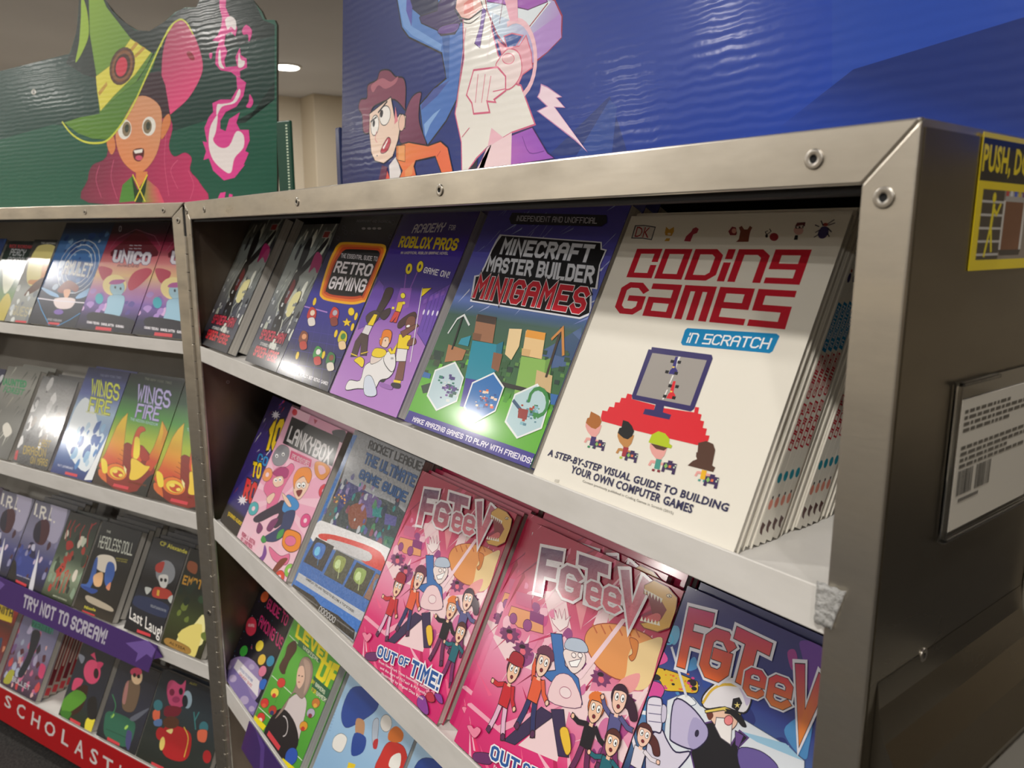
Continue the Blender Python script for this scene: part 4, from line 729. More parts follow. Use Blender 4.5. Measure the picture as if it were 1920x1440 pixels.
for i in range(18): A.E(random.choice(['d8408c', 'e8702c']), random.uniform(540, 740), random.uniform(770, 910), random.uniform(4, 14), random.uniform(4, 10), 15)
A.P('d84a9c', '330 850 480 840 540 900 480 990 400 960 350 1100 290 1080 310 940', 1, '2a1c50'); A.P('3a90d8', '380 840 440 900 400 930 460 960 330 1000 340 1100 290 1130 300 1040', 1); A.P('5aa8e0', '280 1060 360 1100 340 1130 290 1125', 1)
# ship
A.P('dfe6ee', '560 970 640 935 740 950 790 1010 1100 1110 1380 1280 1510 1390 1510 1500 480 1500 540 1200', 0, '4a5a78'); A.P('9ac8e4', '1050 1180 1380 1270 1500 1390 1180 1260'); A.P('eef2f6', '620 960 690 930 760 990 700 1010', 1, '5a6a88'); A.L('d8dce6', .0022, '592 610 690 940'); A.L('eceff4', .003, '320 1045 560 1080')
A.P('4a8ec8', '1380 1150 1560 1060 1540 1300 1510 1380 1400 1260', 1)
# captain
A.P('16161e', '820 1130 900 1110 1000 1280 1060 1180 1120 1230 1050 1300 1100 1440 1100 1500 760 1500 720 1330', 0, '5a3a7a', .0012); A.P('6a4a90', '1030 1180 1090 1215 1055 1300 1030 1280', 0, '1c1430'); A.P('6a5aa0', '1050 1310 1200 1320 1320 1420 1300 1500 1100 1500', 1, '241c48')
A.P('c4bcdc', '610 970 720 1010 830 1150 830 1240 740 1310 600 1260 580 1200', 1, '241c48', .0012); A.P('aaa2cc', '740 1090 830 1150 830 1240 740 1310 700 1240', 1); A.E('2a2440', 765, 1200, 15, 26, 10)
A.P('d9d4e6', '460 1200 520 1170 560 1250 620 1330 720 1330 640 1440 560 1500 420 1500 420 1260', 1, '241c48', .0012)
A.P('e4e0ee', '430 960 500 950 525 990 520 1180 480 1190 430 1170 415 1080', 1, '241c48', .0012); A.P('d0cae0', '525 1005 555 1020 550 1110 520 1120', 1, '241c48')
for y in (1000, 1060, 1115): A.L('5a5280', .0006, [(432, y), (515, y+10)])
A.P('f0c8b0', '850 1060 920 1020 1030 1070 1040 1140 960 1200 880 1130', 1, '3a2028'); A.P('6a3428', '830 1060 860 1040 880 1080 850 1110', 1); A.P('ece8e6', '900 1090 960 1095 1010 1130 1000 1280 930 1230 890 1150', 0, '5a5260'); A.E('ee8a8c', 985, 1110, 30, 34, 10, '7a2c34'); A.P('1a1418', '960 1050 1020 1060 1010 1072 955 1062')
A.P('ece9ee', '800 960 860 880 960 815 1060 825 1130 900 1140 980 1090 1060 960 1020 830 1030', 1, '1c1824', .0012); A.P('c8bcdc', '1030 830 1110 870 1140 950 1110 1010 1080 930', 1); A.L('e0b83c', .002, '810 985 870 900 960 862 1120 880', 1); A.P('e8d060', '820 1040 960 1015 1070 1065 1065 1090 950 1040 825 1060', 0, '1c1824'); A.P('16141c', '960 1030 1060 1065 1110 1150 1080 1155 1040 1110', 1); A.P('16141c', '1015 960 1060 950 1080 990 1050 1050 1005 1020'); A.S('f0dc80', 1045, 1005, 24, 5, .3)
A.person((345, 1420), 0.0450, 'f6cdb8', '5a2c2c', 'e8e0ea', '4a3a80', .1, (130, -20), ponytail=1); A.L('d8d840', .0022, '190 1350 160 1440')
g = ('c01c70', 'e86828', (900, 330), (840, 800)); g2 = ('d8344c', 'e8883c', (1200, 780), (1180, 1000)); g3 = ('b81c60', 'e8882c', (1500, 690), (1440, 1150))
A.B('F', (712, 326), (890, 372), (628, 735), g, 1.9, '2a1420', 2.15, 'e6e6f0', 3.0); A.B('G', (845, 455), (1045, 520), (770, 790), g, 1.7, '2a1420', 1.95, 'e6e6f0', 2.7); A.B('T', (1045, 462), (1290, 580), (955, 800), g, 1.9, '2a1420', 2.15, 'e6e6f0', 3.0)
A.B('e', (1110, 735), (1255, 780), (1080, 925), g2, 1.5, '2a1420', 1.8, 'e6e6f0', 2.6); A.B('e', (1275, 780), (1440, 840), (1240, 990), g2, 1.5, '2a1420', 1.8, 'e6e6f0', 2.6); A.B('V', (1460, 705), (1665, 830), (1385, 1150), g3, 1.9, '2a1420', 2.15, 'e6e6f0', 3.0)
A.build()
# ================= third shelf
r, A = book('R', 2, -1.1945, .1555, .235, '131222', 'black space puzzle book with a purple planet, at the hinge end of its shelf', copies=1); A.c(*D5)
A.BG([(0, '1c1838'), (.3, '12101e'), (1, '0e0d16')]); A.blobs(60, 0, 1, .1, 1, ['8a9ac0', 'c8d0e8', '5a4a90', '3aa0c0'], .0004, .0012, 51, 'dot'); A.blobs(10, 0, 1, .2, 1, ['4a3a78', '8a3a50', '2a4a70'], .003, .007, 52, 'blob')
A.E('9a86b8', 270, 840, 145, 175, 0, '3a2c58'); A.P('8474b0', '150 800 250 720 330 930 390 1010 350 1080 140 830', 1)
for x, y, q in ((210, 820, 26), (340, 740, 20), (290, 970, 30), (180, 740, 18), (340, 1030, 20)): A.E('b8a8cc', x, y, q, q)
A.P('ece6ea', '245 685 395 840 380 950 215 745'); A.T('WOULD YOU RATHER', (262, 742), (350, 830), (256, 760), '4a68a8', .02); A.T('GALAXY QUIZ', (258, 775), (345, 865), (250, 795), 'c84a5a', .02); 
A.P('c8304a', '310 420 345 395 372 430 365 500 330 525 300 490', 1); A.T('100% UNOFFICIAL', (318, 440), (360, 445), (315, 460), 'f0e8ea', .01)
A.B('GUIDE TO', (462, 262), (600, 390), (440, 330), 'b82c68', 1.2, gap=.9); A.B('AMONG US', (405, 375), (565, 545), (385, 455), 'b82c68', 1.2, gap=.9)
for x, y, q in ((285, 630, '3aa03a'), (395, 595, 'e8d040'), (410, 690, 'e8c040'), (470, 700, '2a88b0'), (420, 860, '2a6ac8'), (415, 770, 'e07a9a'), (430, 255, 'c8582c')): A.E(q, x, y, 26, 40, 20, '101018'); 
A.build()
r, A = book('R', 2, -1.0335, .1835, .236, '55a836', 'green football-pitch games magazine with yellow block title', copies=1); A.c(*D5)
A.BG([(0, '4c9c34'), (.5, '5cb03c'), (1, '4ca034')])
for q in ('600 520 760 680', '480 800 620 930', '380 1010 560 1180', '640 1340 700 1400'): A.L('dfeed8', .0012, q)
for q in ('580 600 540 720', '860 1090 780 1230', '560 850 500 990'): A.L('2f7c2a', .001, q)
A.B('LEVEL', (660, 440), (905, 660), (640, 530), 'f2e014', 2.0, gap=.6); A.B('UP', (835, 670), (975, 745), (770, 830), 'f2e014', 2.0, gap=.6)
A.P('2a6a44', '670 550 820 690 808 715 655 590'); A.B('100% UNOFFICIAL'.replace('100% ', ''), (700, 590), (808, 688), (694, 612), 'e8f0d0', 1.1)
A.P('1f6040', '770 800 905 920 860 1000 750 900'); A.B('GAMERS', (785, 845), (850, 905), (778, 872), 'e8f0d0', 1.1); A.B('GAMERS', (790, 905), (866, 965), (785, 935), 'e8f0d0', 1.1); A.B('BY', (758, 825), (778, 838), (752, 850), 'f2e014', 1.1); A.B('FOR', (758, 880), (788, 902), (752, 910), 'f2e014', 1.1)
A.P('4a2c20', '590 590 640 560 650 620 600 700 560 790 530 740 570 660', 1, '20120c'); A.P('4a2c20', '530 740 570 730 570 790 540 770', 1)
# long-haired player, seen from the waist
A.P('d8cccc', '560 1010 640 930 700 940 720 1000 690 1150 640 1280 560 1100', 1, '3a3034'); A.P('221c20', '480 1080 560 1030 640 1130 660 1280 560 1380 420 1250', 1); A.P('9a8478', '690 680 740 680 765 760 740 880 690 960 640 920 600 960 560 1040 500 1100 580 980 640 880 660 760', 1, '3a2c28'); A.P('e8c0a8', '670 740 700 740 705 830 670 890 650 850 655 780', 1); A.P('b89c8c', '700 690 745 720 740 840 700 930 715 800', 1); A.E('3a2420', 668, 800, 6, 4); A.E('3a2420', 690, 805, 6, 4); A.E('b8505a', 668, 845, 8, 4)
A.strokes([[A.f(560+30*math.cos(t*.4), 1150+70*math.sin(t*.4)) for t in range(-4, 5)]], .002, 'd8d0d0'); A.P('d8404a', '460 1180 540 1290 525 1320 445 1210')
for x, y, a, b in ((500, 920, 'f0dc50', 'd83a34'), (485, 1040, 'b8402c', '2a3a6a'), (545, 850, 'd83a34', 'd83a34'), (430, 990, 'd83a34', 'e8603c'), (750, 1060, 'b8b0c8', '8a2c3c'), (785, 990, 'c87830', 'e8b040'), (700, 1150, 'e0a030', 'c83a2c'), (405, 1090, 'd83a34', 'f0e0d0')): A.E(a, x, y, 28, 34, 15, '3a2020'); A.E(b, x-5, y+18, 14, 16, 15)
A.E('2f58b8', 615, 1360, 42, 62, 15, '142a60'); A.P('f2e014', '360 1070 440 1150 420 1180 350 1110'); A.P('f2e014', '555 1370 640 1440 540 1440'); A.build()
def sky_comic(A):
    A.BG([(0, '8ab4dc'), (.5, '9cc4e6'), (1, 'b4d2ea')]); A.c(*D5)
    for k in range(14): A.E('8cb2d8', 880+6*k, 1180-22*k, 8, 6, 20); A.E('8cb2d8', 1500-10*k, 1290+16*k, 8, 5, 20)
    A.P('24489c', '1020 900 1110 880 1210 960 1200 1040 1090 1120 990 1160 960 1060', 1, '142a5c'); A.P('c0906a', '1065 1100 1120 1120 1110 1220 1060 1210', 1); A.P('f2f0ea', '910 1230 960 1200 1000 1240 960 1330 900 1300', 1, '5a5a60'); A.P('24489c', '1050 1200 1130 1230 1110 1330 1030 1350', 1)
    A.P('d0302c', '1230 1350 1290 1260 1390 1290 1420 1400 1400 1460 1200 1460', 1, '6a1414'); A.P('f0d028', '1010 1400 1060 1415 1050 1440 1000 1440'); A.P('d8732c', '1290 1190 1340 1150 1390 1200 1370 1260 1290 1250', 1); A.E('e8e4de', 1270, 1130, 40, 60, 0, '5a5a60'); A.P('b8c4d4', '1180 1120 1220 1110 1200 1300 1175 1260', 1, '5a2c34'); A.P('c03038', '1185 1250 1215 1240 1205 1305 1180 1300', 1); A.P('f6f4ee', '1310 1360 1370 1340 1360 1440 1290 1430', 1)
r3, A = book('R', 2, -.817, .192, .236, '8ab0d4', 'pale blue comic with round blue and red shapes, left of its twin', 'pale blue comics on the third shelf', copies=1, copy_label='pale blue comic behind the copy beside the green magazine'); sky_comic(A); A.build()
twin(r3, 'R', 2, -.617, .004, 'pale blue comic with round blue and red shapes, cut by the picture foot', 'pale blue comics on the third shelf')
# ================= left case, top shelf
C4 = (0, 360, 4); C5 = (0, 660, 4); C6 = (0, 1000, 3.272); G4 = (0, 900, 6.545)
BAR = 'd8404a'
r, A = book('L', 0, -.874, .140, .195, '1d2f62', 'dark blue book cut by the picture edge on the far top shelf'); A.BG([(0, '16203c'), (1, '24407c')]); A.blobs(20, 0, 1, 0, 1, ['8ab0d8', '3a5a9a', 'd8e4f0'], .004, .01, 60, 'blob'); A.build()
r, A = book('L', 0, -.729, .113, .191, '21402c', 'dark green book with red author line and white title, second from the picture edge', copies=2, dal=.016); A.c(*C4)
A.BG([(0, 'a8a040'), (.3, '5a7c3c'), (.55, '2c5a40'), (.75, '183024'), (1, '101418')]); A.T('RICK RIORDAN', (75, 392), (245, 400), (70, 418), 'b8303a', .03); A.B('PERCY', (88, 425), (200, 432), (70, 475), 'c8ccd0', 1.1); A.B('JACKSON', (50, 485), (205, 492), (25, 530), 'c8ccd0', 1.1)
A.P('d8dcc0', '30 560 130 560 100 680 30 760', 1); A.P('b8a83c', '0 830 60 760 80 850 20 980 -60 980', 1); A.build()
r, A = book('L', 0, -.6135, .0865, .191, '8a8a80', 'slim grey and yellow book leaning beside the blue swirl book', copies=2, dal=-.022); A.c(*C4)
A.BG([(0, '8a8c88'), (.4, 'a4a8a4'), (.6, '5a5a50'), (1, '1c1c1c')]); A.P('e8dc8c', '260 440 300 400 400 400 440 480 330 700 220 700 200 620 220 520', 1); A.P('d88a28', '320 540 350 510 360 560 320 680 220 690 220 660 300 650', 1); A.P('5a3420', '250 690 330 640 300 720 180 780', 1); A.blobs(12, 0, 1, 0, .4, ['c0c8cc', '7a8288', 'd8dcd8'], .004, .01, 62, 'blob'); A.B('QUEST', (110, 850), (250, 870), (90, 920), 'b8b090', 1.0); A.T('THE LIGHTNING', (310, 375), (420, 378), (306, 390), 'c8c8c0', .02); A.P(BAR, '118 962 200 968 192 990 108 984'); A.build()
r, A = book('L', 0, -.5265, .1675, .233, '16264e', 'deep blue book with white rings and a red-haired figure', copies=1); A.c(*C4)
A.BG([(0, '14161e'), (.3, '1a2440'), (.45, '3a68a8'), (.75, '4a7cba'), (.95, '14244e'), (1, '101a3a')])
A.blobs(40, .1, .95, .35, .9, ['bcd0e8', '5a8cc8', '2c5298', '8ab0d8', '244884'], .004, .013, 63, 'blob', .8)
for rx, ry in ((150, 200), (120, 165), (95, 130)): A.strokes([[A.f(590+rx*math.cos(t*.35)-.25*ry*math.sin(t*.35), 560+ry*math.sin(t*.35)) for t in range(19)]], .0018, 'dde6f0')
A.B('AMULET', (500, 510), (700, 540), (470, 610), 'e2e4e2', 1.1, '8a8aa0', 1.7); A.P('8a4038', '430 740 480 680 530 665 590 710 570 750 520 730 480 760', 1); A.P('e8b090', '480 735 530 735 510 790 485 790', 1); A.P('e8d8d8', '410 800 560 800 530 870 430 870', 1); A.L('eae4ee', .0022, '270 795 420 815 640 832'); A.P('8ab4dc', '300 710 420 760 440 790 370 770', 1); A.P('8ab4dc', '720 700 600 760 570 800 650 780', 1)
A.L('4a9cd8', .0018, '280 790 310 880 370 1000'); A.L('4a9cd8', .0018, '430 1005 520 960 600 910'); A.E('7a5ab0', 440, 900, 36, 20); A.T('KAZU KIBUISHI', (360, 945), (465, 958), (355, 962), 'c8c8d0', .02); A.P(BAR, '366 975 450 982 442 998 358 990'); A.build()
def pony_book(A):
    A.c(*C4); A.BG([(0, '16161e'), (.12, '2c2450'), (.25, '7a5aa8'), (.38, 'c88ab8'), (.5, 'f0c890'), (.62, 'e08a8c'), (.75, 'a82c50'), (.9, '4a1428'), (1, '281020')])
    A.blobs(16, 0, 1, .15, .35, ['8a6ab8', 'b08cd0', '5a4a98', 'd8b0e0'], .006, .014, 65, 'blob', .7); A.P('6a1424', '960 340 1040 280 1100 340 1180 480 830 480', 1); A.strokes([[A.f(*q) for q in nums('820 430 880 350 1020 280 1160 330 1200 400')]], .0012, 'b06a80')
    A.B('UNICO', (860, 435), (1140, 455), (838, 525), 'e8e4ee', 2.0, '7a6a8c', 2.7, gap=.6); A.B('AWAKENING', (885, 542), (1045, 546), (878, 562), '6a1c3c', 1.0); A.B('=-=', (965, 395), (1070, 405), (955, 425), 'c8c8d0', 1.5) if False else None
    for x in (985, 1020, 1050): A.L('d0ccd8', .0014, [(x-12, 400), (x+10, 402)]); A.L('d0ccd8', .0014, [(x-14, 424), (x+8, 426)])
    A.P('c03c58', '740 560 840 580 820 640 770 660', 1); A.P('c83c58', '1100 570 1140 600 1060 690 980 740 960 680 1010 600', 1); A.E('f8e4a0', 860, 700, 90, 80)
    A.E('a8cfe0', 880, 720, 55, 60, 0, '5a8aa8'); A.P('9cc6dc', '820 780 930 780 920 880 890 940 850 940 780 930 800 860', 1, '5a8aa8'); A.P('b85aa0', '820 690 850 660 940 660 900 690', 1); A.E('3aa8b8', 745, 800, 30, 40); A.E('22303c', 865, 715, 7, 11); A.E('22303c', 905, 725, 7, 11)
    A.P('1c1a24', '690 900 1000 960 960 1040 680 980', 1); A.T('OSAMU TEZUKA   SAMUEL SATTIN   GURIHIRU', (652, 965), (930, 1002), (650, 984), 'f0ecf2', .05); A.P(BAR, '720 1008 838 1020 834 1044 714 1032'); A.B('O', (895, 255), (915, 255), (890, 298), 'c8c4cc', 1.2)
UN = 'crimson and lilac comic with a pale blue foal'
ru, A = book('L', 0, -.3585, .1750, .233, '3c1c3c', UN+', beside the blue swirl book', 'crimson foal comics', copies=1, copy_label='crimson foal comic behind the copy by the blue swirl book'); pony_book(A); A.build()
twin(ru, 'L', 0, -.1830, .0055, UN+', half hidden by the hinge upright', 'crimson foal comics')
# ================= left case, second shelf
r, A = book('L', 1, -.965, .150, .205, '1c2048', 'dark navy book at the picture edge, beside the green-lettered grey book'); A.BG([(0, '4a4a5a'), (1, '1c2048')]); A.blobs(16, 0, 1, 0, 1, ['d0d4d8', '6a6a78'], .005, .01, 70, 'blob'); A.build()
r, A = book('L', 1, -.8125, .1385, .214, '8a8a80', 'grey misty book with green lettering beside the silver dragon book', copies=2); A.c(*C5)
A.BG([(0, '44443e'), (.5, '6a6a62'), (.8, '9a9a90'), (1, '76766e')]); A.blobs(40, 0, 1, 0, .9, ['c8c8bc', '8a8a80', '30302c', 'b0a898', '5c5c54'], .004, .012, 71, 'shard', 3, 1.2); A.T('HAUNTED', (10, 190), (205, 215), (0, 245), '1f9a5c', .06); A.T('FOREST', (40, 255), (190, 280), (20, 300), '1f9a5c', .03); A.P('d0ccc0', '20 560 60 530 90 600 40 640', 1); A.build()
r, A = book('L', 1, -.6555, .1375, .204, '4a4a4a', 'silver-grey foil book with gold lettering at its foot', copies=2, dal=-.012); A.c(*C5); A.part('cover_art', M_FOIL)
A.BG([(0, '3a3c3e'), (.4, '7c7e80'), (.8, 'a4a4a4'), (1, '55585a')]); A.blobs(26, 0, 1, .2, .95, ['c8c8c8', '5a5a5c', 'e4e4e4', '8a8078'], .004, .012, 72, 'blob', 1.6); A.part('cover_art')
A.B('LAST', (300, 650), (385, 665), (285, 705), 'b09a4c', 1.2); A.B('DRAGON', (180, 700), (350, 725), (170, 765), 'b09a4c', 1.2); A.B('ON MARS', (235, 780), (362, 805), (225, 835), 'b09a4c', 1.2); A.P('c02c34', '120 740 140 735 125 810 105 805'); A.build()
def wings(A, dark, tcol, seed):
    A.c(*C5)
r, A = book('L', 1, -.506, .146, .240, '2a2f78', 'dark blue book with yellow-green title and white icy glow', copies=1); A.c(*C5)
A.BG([(0, '1f2c70'), (.3, '3f74b8'), (.6, 'a8c4dc'), (.75, '5a68a8'), (1, '20224e')]); A.P('e4eef4', '640 340 720 470 740 700 640 900 500 720 540 480', 1); A.blobs(22, .2, .9, .12, .6, ['d4e6f2', '8ab8dc', '4a84c4', 'b8d4e8', '2a5aa8'], .004, .012, 74, 'blob', 1.5); A.P('eef2f4', '830 580 870 500 700 960 630 960', 0)
A.blobs(1, 0, 0, 0, 0, ['000000'], .0001, .0001, 1)
A.B('WINGS', (692, 200), (902, 245), (678, 320), 'dce45a', 1.0, '4a5a20', 1.5, gap=1); A.T('OF', (745, 318), (775, 322), (742, 336), 'dce45a', .02); A.B('FIRE', (680, 335), (842, 370), (660, 440), 'dce45a', 1.0, '4a5a20', 1.5, gap=1); A.T('WINTER TURNING', (645, 440), (800, 468), (642, 455), 'e4e89a', .02); A.T('THE NEW YORK TIMES', (755, 165), (912, 185), (750, 182), '8a90b8', .02); A.T('TUI T. SUTHERLAND', (435, 840), (550, 866), (430, 856), 'd8dcf0', .02); A.P(BAR, '492 896 582 918 576 938 486 916'); A.build()
def fire_book(A):
    A.c(*C5); A.BG([(0, '17180c'), (.12, '2c2c10'), (.2, 'a08820'), (.45, 'b8d02c'), (.62, '4ca034'), (.8, '1c4a28'), (1, '0c1410')])
    A.P('8a2410', '930 690 1000 700 1060 700 1130 780 1160 900 1120 1010 900 1060 760 1000 800 880', 1, '4a1408', .0006)
    A.P(('f6cc1e', 'd04a1c', (930, 560), (830, 800)), '960 455 915 500 875 560 840 640 790 760 740 850 765 900 800 850 850 835 920 850 930 700 945 560', 0, '7a3008', .0009)
    A.P(('f6cc1e', 'c8441c', (1200, 600), (1110, 800)), '1216 515 1190 620 1150 720 1105 800 1085 860 1130 900 1180 830 1220 720 1262 612 1240 560', 0, '7a3008', .0009)
    A.P('e8a020', '1262 612 1216 515 1225 600 1200 720 1230 700')
    for k in range(5): A.L('7a2008', .0008, [(925-14*k, 700+32*k), (955-10*k, 730+30*k), (1010-20*k, 760+40*k)])
    A.P('d85420', '985 790 990 700 1010 620 1040 565 1075 560 1092 590 1060 605 1045 640 1050 720 1075 790 1040 830', 1, '4a1408'); A.P('f2dc3c', '1015 640 1045 650 1050 750 1030 800 1000 790 1005 700', 1)
    A.P('a82c14', '1060 700 1100 740 1120 800 1080 820 1050 780', 1, '4a1408'); A.P('f0cc3c', '985 800 1030 810 1085 850 1125 860 1080 920 1020 960 970 950 980 880', 1, '7a3008', .0007)
    A.E('e87a24', 875, 900, 80, 62, 20, '6a1c08', .0008); A.E('f2d040', 880, 905, 60, 44, 20, '8a3008'); A.E('c84a1c', 885, 915, 42, 28, 20); A.E('f4dc60', 865, 895, 18, 14); A.E('f4dc60', 905, 925, 16, 12); A.P('f0e6a0', '930 850 950 880 945 920 930 880'); A.P('d86a28', '740 880 790 900 800 1000 770 1020 745 960', 1, '6a1c08')
    A.P('f2d83c', '760 800 800 820 805 900 770 900', 1); A.P('30200c', '710 880 760 950 900 1060 1090 1100 1110 1130 690 1010', 0); A.P('1c1c10', '1110 940 1180 930 1110 1120 1000 1100', 1)
    A.B('WINGS', (1040, 240), (1288, 295), (1022, 365), 'c8c0f0', 1.0, '3a3470', 1.5, gap=1); A.T('OF', (1110, 372), (1140, 378), (1106, 390), 'c8c0f0', .02); A.B('FIRE', (1035, 385), (1215, 415), (1010, 490), 'c8c0f0', 1.0, '3a3470', 1.5, gap=1); A.T('THE HIDDEN KINGDOM', (980, 490), (1185, 535), (976, 512), 'b8e0e0', .02); A.T('THE NEW YORK TIMES', (1090, 190), (1292, 225), (1084, 208), '8a9080', .02); A.T('TUI T. SUTHERLAND', (960, 965), (1100, 995), (955, 980), '7a3c10', .02); A.P(BAR, '855 985 968 1012 960 1034 846 1006')
WF = 'green and orange dragon book with silvery title'
rf, A = book('L', 1, -.358, .1740, .240, '14180c', WF+', beside the dark blue icy book', 'orange dragon books', copies=1, copy_label='orange dragon book behind the copy by the icy book'); fire_book(A); A.build()
twin(rf, 'L', 1, -.1830, .0055, WF+', cut off by the hinge upright', 'orange dragon books')
# ================= left case, third shelf
r, A = book('L', 2, -1.03, .135, .2, '3a2a4a', 'dark purple book at the picture edge on the third far shelf'); A.BG([(0, '2a2038'), (1, '4a3a5a')]); A.build()
def irl(A):
    A.c(*G4); A.BG([(0, '17181e'), (.12, '24264a'), (.35, '3a3f7a'), (.6, '8a88a8'), (1, '6a6a80')]); A.P('b4b0cc', '640 230 830 330 700 760 560 700 620 560', 1)
    A.P('4a2030', '430 560 510 490 590 500 610 620 560 760 500 800 420 740', 1); A.P('1c1c38', '420 590 500 500 480 760 410 720', 1); A.P('2f3f8a', '250 880 330 850 440 960 420 1180 180 1160 200 960', 1); A.P('1f1f4a', '360 780 420 780 430 960 350 920', 1); A.P('d0d0e8', '390 800 430 790 420 870 385 850', 1); A.blobs(16, 0, 1, .1, .6, ['c8b8d0', '3a4a9a', '8a8ab0', '4a2a3c'], .004, .008, 80, 'blob', 1.4); A.P('dcdce4', '450 960 480 880 400 1370 350 1340', 1)
    A.T('I.R.L.', (438, 285), (668, 340), (410, 440), 'f0ece8', .03) if False else None
    A.B('I', (440, 282), (462, 288), (412, 425), 'f0ece4', 1.2); A.B('R', (505, 315), (575, 335), (478, 468), 'f0ece4', 1.2); A.B('L', (632, 335), (672, 350), (590, 492), 'f0ece4', 1.2)
    for x, y in ((452, 440), (562, 465), (664, 515)): A.E('f0ece4', x, y, 10, 14)
    A.T('JENNY GOEBEL', (208, 1155), (370, 1215), (204, 1172), 'c8c8d0', .02); A.P(BAR, '198 1220 328 1282 318 1312 190 1250'); A.P('14141c', '150 1000 200 1020 180 1300 80 1200', 1)
IR = 'grey-blue thriller with thin white initials and a dark head in profile'
ri, A = book('L', 2, -.748, .1435, .197, '20222c', IR+', nearest the red-scrawl book', 'thrillers with white initials'); irl(A); A.build()
twin(ri, 'L', 2, -.894, .004, IR+', nearest the picture edge', 'thrillers with white initials')
for k in range(3):
    c = empty('paperback_book', fvec('L', -.744, .0225+k*.0178, ZS['L'][2]-SINK+.0155*math.sin(AL)+.0003), (-AL, 0, TH)); shell(c, .1385, .197, .0155, '20222c'); tag(c, 'thriller hidden behind the one nearest the red-scrawl book, '+ORD[k]+' in its stack', 'book', 'thrillers with white initials')
r, A = book('L', 2, -.604, .117, .195, '1c2420', 'dark book with dripping red scrawled lettering', copies=1); A.c(*G4)
A.BG([(0, '24301c'), (.3, '8a9a80'), (.5, '4a5a4c'), (1, '1c1c20')]); A.blobs(30, 0, 1, .1, .75, ['c8d0bc', '3a4a3c', '8aa088', 'b04038', '2a3430', 'e0d8c8'], .004, .011, 82, 'blob', 1.5)
for x, y, l in ((850, 500, 240), (900, 500, 200), (960, 540, 90), (1020, 560, 170), (1110, 540, 280), (1160, 530, 60)): A.L('a82c30', .0026, [(x+20, y), (x-30, y+l*.5), (x-40, y+l)])
A.P('b03030', '820 760 880 750 900 820 820 860', 1)
for x, y, l in ((700, 1100, 200), (740, 1080, 260), (780, 1140, 240), (830, 1160, 220)): A.L('c8483c', .0026, [(x+30, y), (x-20, y+l*.6), (x-50, y+l)])
A.L('c8483c', .003, '690 1120 740 1070 770 1110 700 1180', 1); A.L('c8483c', .003, '800 1140 840 1110 820 1180', 1); A.T('MARY DOWNING', (655, 1405), (820, 1470), (650, 1425), 'c8d0b8', .02); A.build()
r, A = book('L', 2, -.480, .140, .197, '191a1c', 'black book with pale narrow title and a doll in a blue dress', copies=3); A.c(*C6)
A.BG([(0, '3a342c'), (.15, '201e1c'), (1, '22262a')]); A.P('e6decf', '590 150 630 130 700 150 710 230 640 240 590 210', 1); A.P('3f64b0', '580 170 600 150 590 240 570 300 540 350 500 330 500 310 540 300', 1); A.P('3f64b0', '660 180 700 190 700 260 660 330 640 280', 1); A.P('e8b888', '575 260 630 240 620 320 580 320', 1); A.P('2c4a94', '495 320 560 370 600 350 540 330', 1); A.P('d89070', '650 330 680 300 670 350', 1); A.P('b8ac98', '540 380 680 450 680 480 540 420', 1)
A.B('HEADLESS DOLL', (618, 12), (826, 62), (600, 66 + 20), 'c8ccc0', .9, gap=.9) ; A.T('THE', (655, -20), (680, -14), (652, -6), 'c8ccc0', .02); A.T('SOME TREASURES SHOULD', (712, 148), (785, 160), (709, 156), 'b0a840', .02); A.T('STAY BURIED', (716, 162), (780, 173), (713, 170), 'b0a840', .02); A.T('Nicole', (520, 442), (590, 462), (515, 460), 'd8d040', .03); A.P(BAR, '505 470 582 500 580 518 500 490'); A.build()
r, A = book('L', 2, -.300, .1135, .195, '1c1e24', 'black book with white hand-scrawled title and a ghostly clown', copies=3); A.c(*C6)
A.BG([(0, '14151a'), (.35, '242834'), (.55, '1a1a1c'), (.8, '3c3e42'), (1, '18191c')]); A.E('8c9096', 1015, 240, 60, 75); A.P('b03c34', '960 190 1010 175 990 240 955 230', 1); A.P('d8d8d4', '975 260 1030 260 1020 330 985 325', 1); A.E('16161a', 990, 285, 9, 12); A.E('16161a', 1015, 288, 9, 12); A.P('b84034', '950 330 1040 350 1050 400 940 390', 1); A.P('e0b040', '965 345 980 350 975 385 960 380'); A.P('c8ccc8', '890 330 930 340 900 375', 1); A.P('c8ccc8', '1030 400 1060 380 1050 430', 1); A.P('2a3454', '850 380 1030 440 1010 520 820 440', 1)
A.T('CP Alexander', (985, 45), (1165, 105), (980, 72), 'c8c040', .02); A.T('Last Laugh', (800, 450), (1010, 580), (790, 545), 'f0ede8', .01); A.T('THE LAST LAUGH IS ON YOU', (925, 435), (1022, 470), (920, 450), '9aa0a8', .02); A.P(BAR, '842 588 924 618 922 636 838 606'); A.build()
r, A = book('L', 2, -.181, .120, .195, '1c1a10', 'dark green and gold book leaning at the hinge end of the third far shelf'); A.c(*C6)
A.BG([(0, '2a2814'), (.3, '3a4420'), (.6, '1c241c'), (1, '101210')]); A.P('f0e8a0', '1180 570 1250 500 1240 680 1100 700 1090 640', 1); A.P('e8d878', '1090 620 1240 560 1180 780', 1); A.B('EMPTY', (1130, 255), (1280, 300), (1115, 310), 'c08c2c', 1.5); A.blobs(16, 0, 1, .2, .7, ['2c4a30', '6a7a34', '1c2c20'], .005, .012, 84, 'blob'); A.P('a8803c', '1030 640 1160 700 1150 740 1015 680', 1, '4a3410'); A.T('ALYSSA', (1040, 660), (1140, 705), (1036, 676), '4a3010', .02); A.P('8a4a2c', '1160 170 1210 190 1200 250 1150 220', 1); A.build()
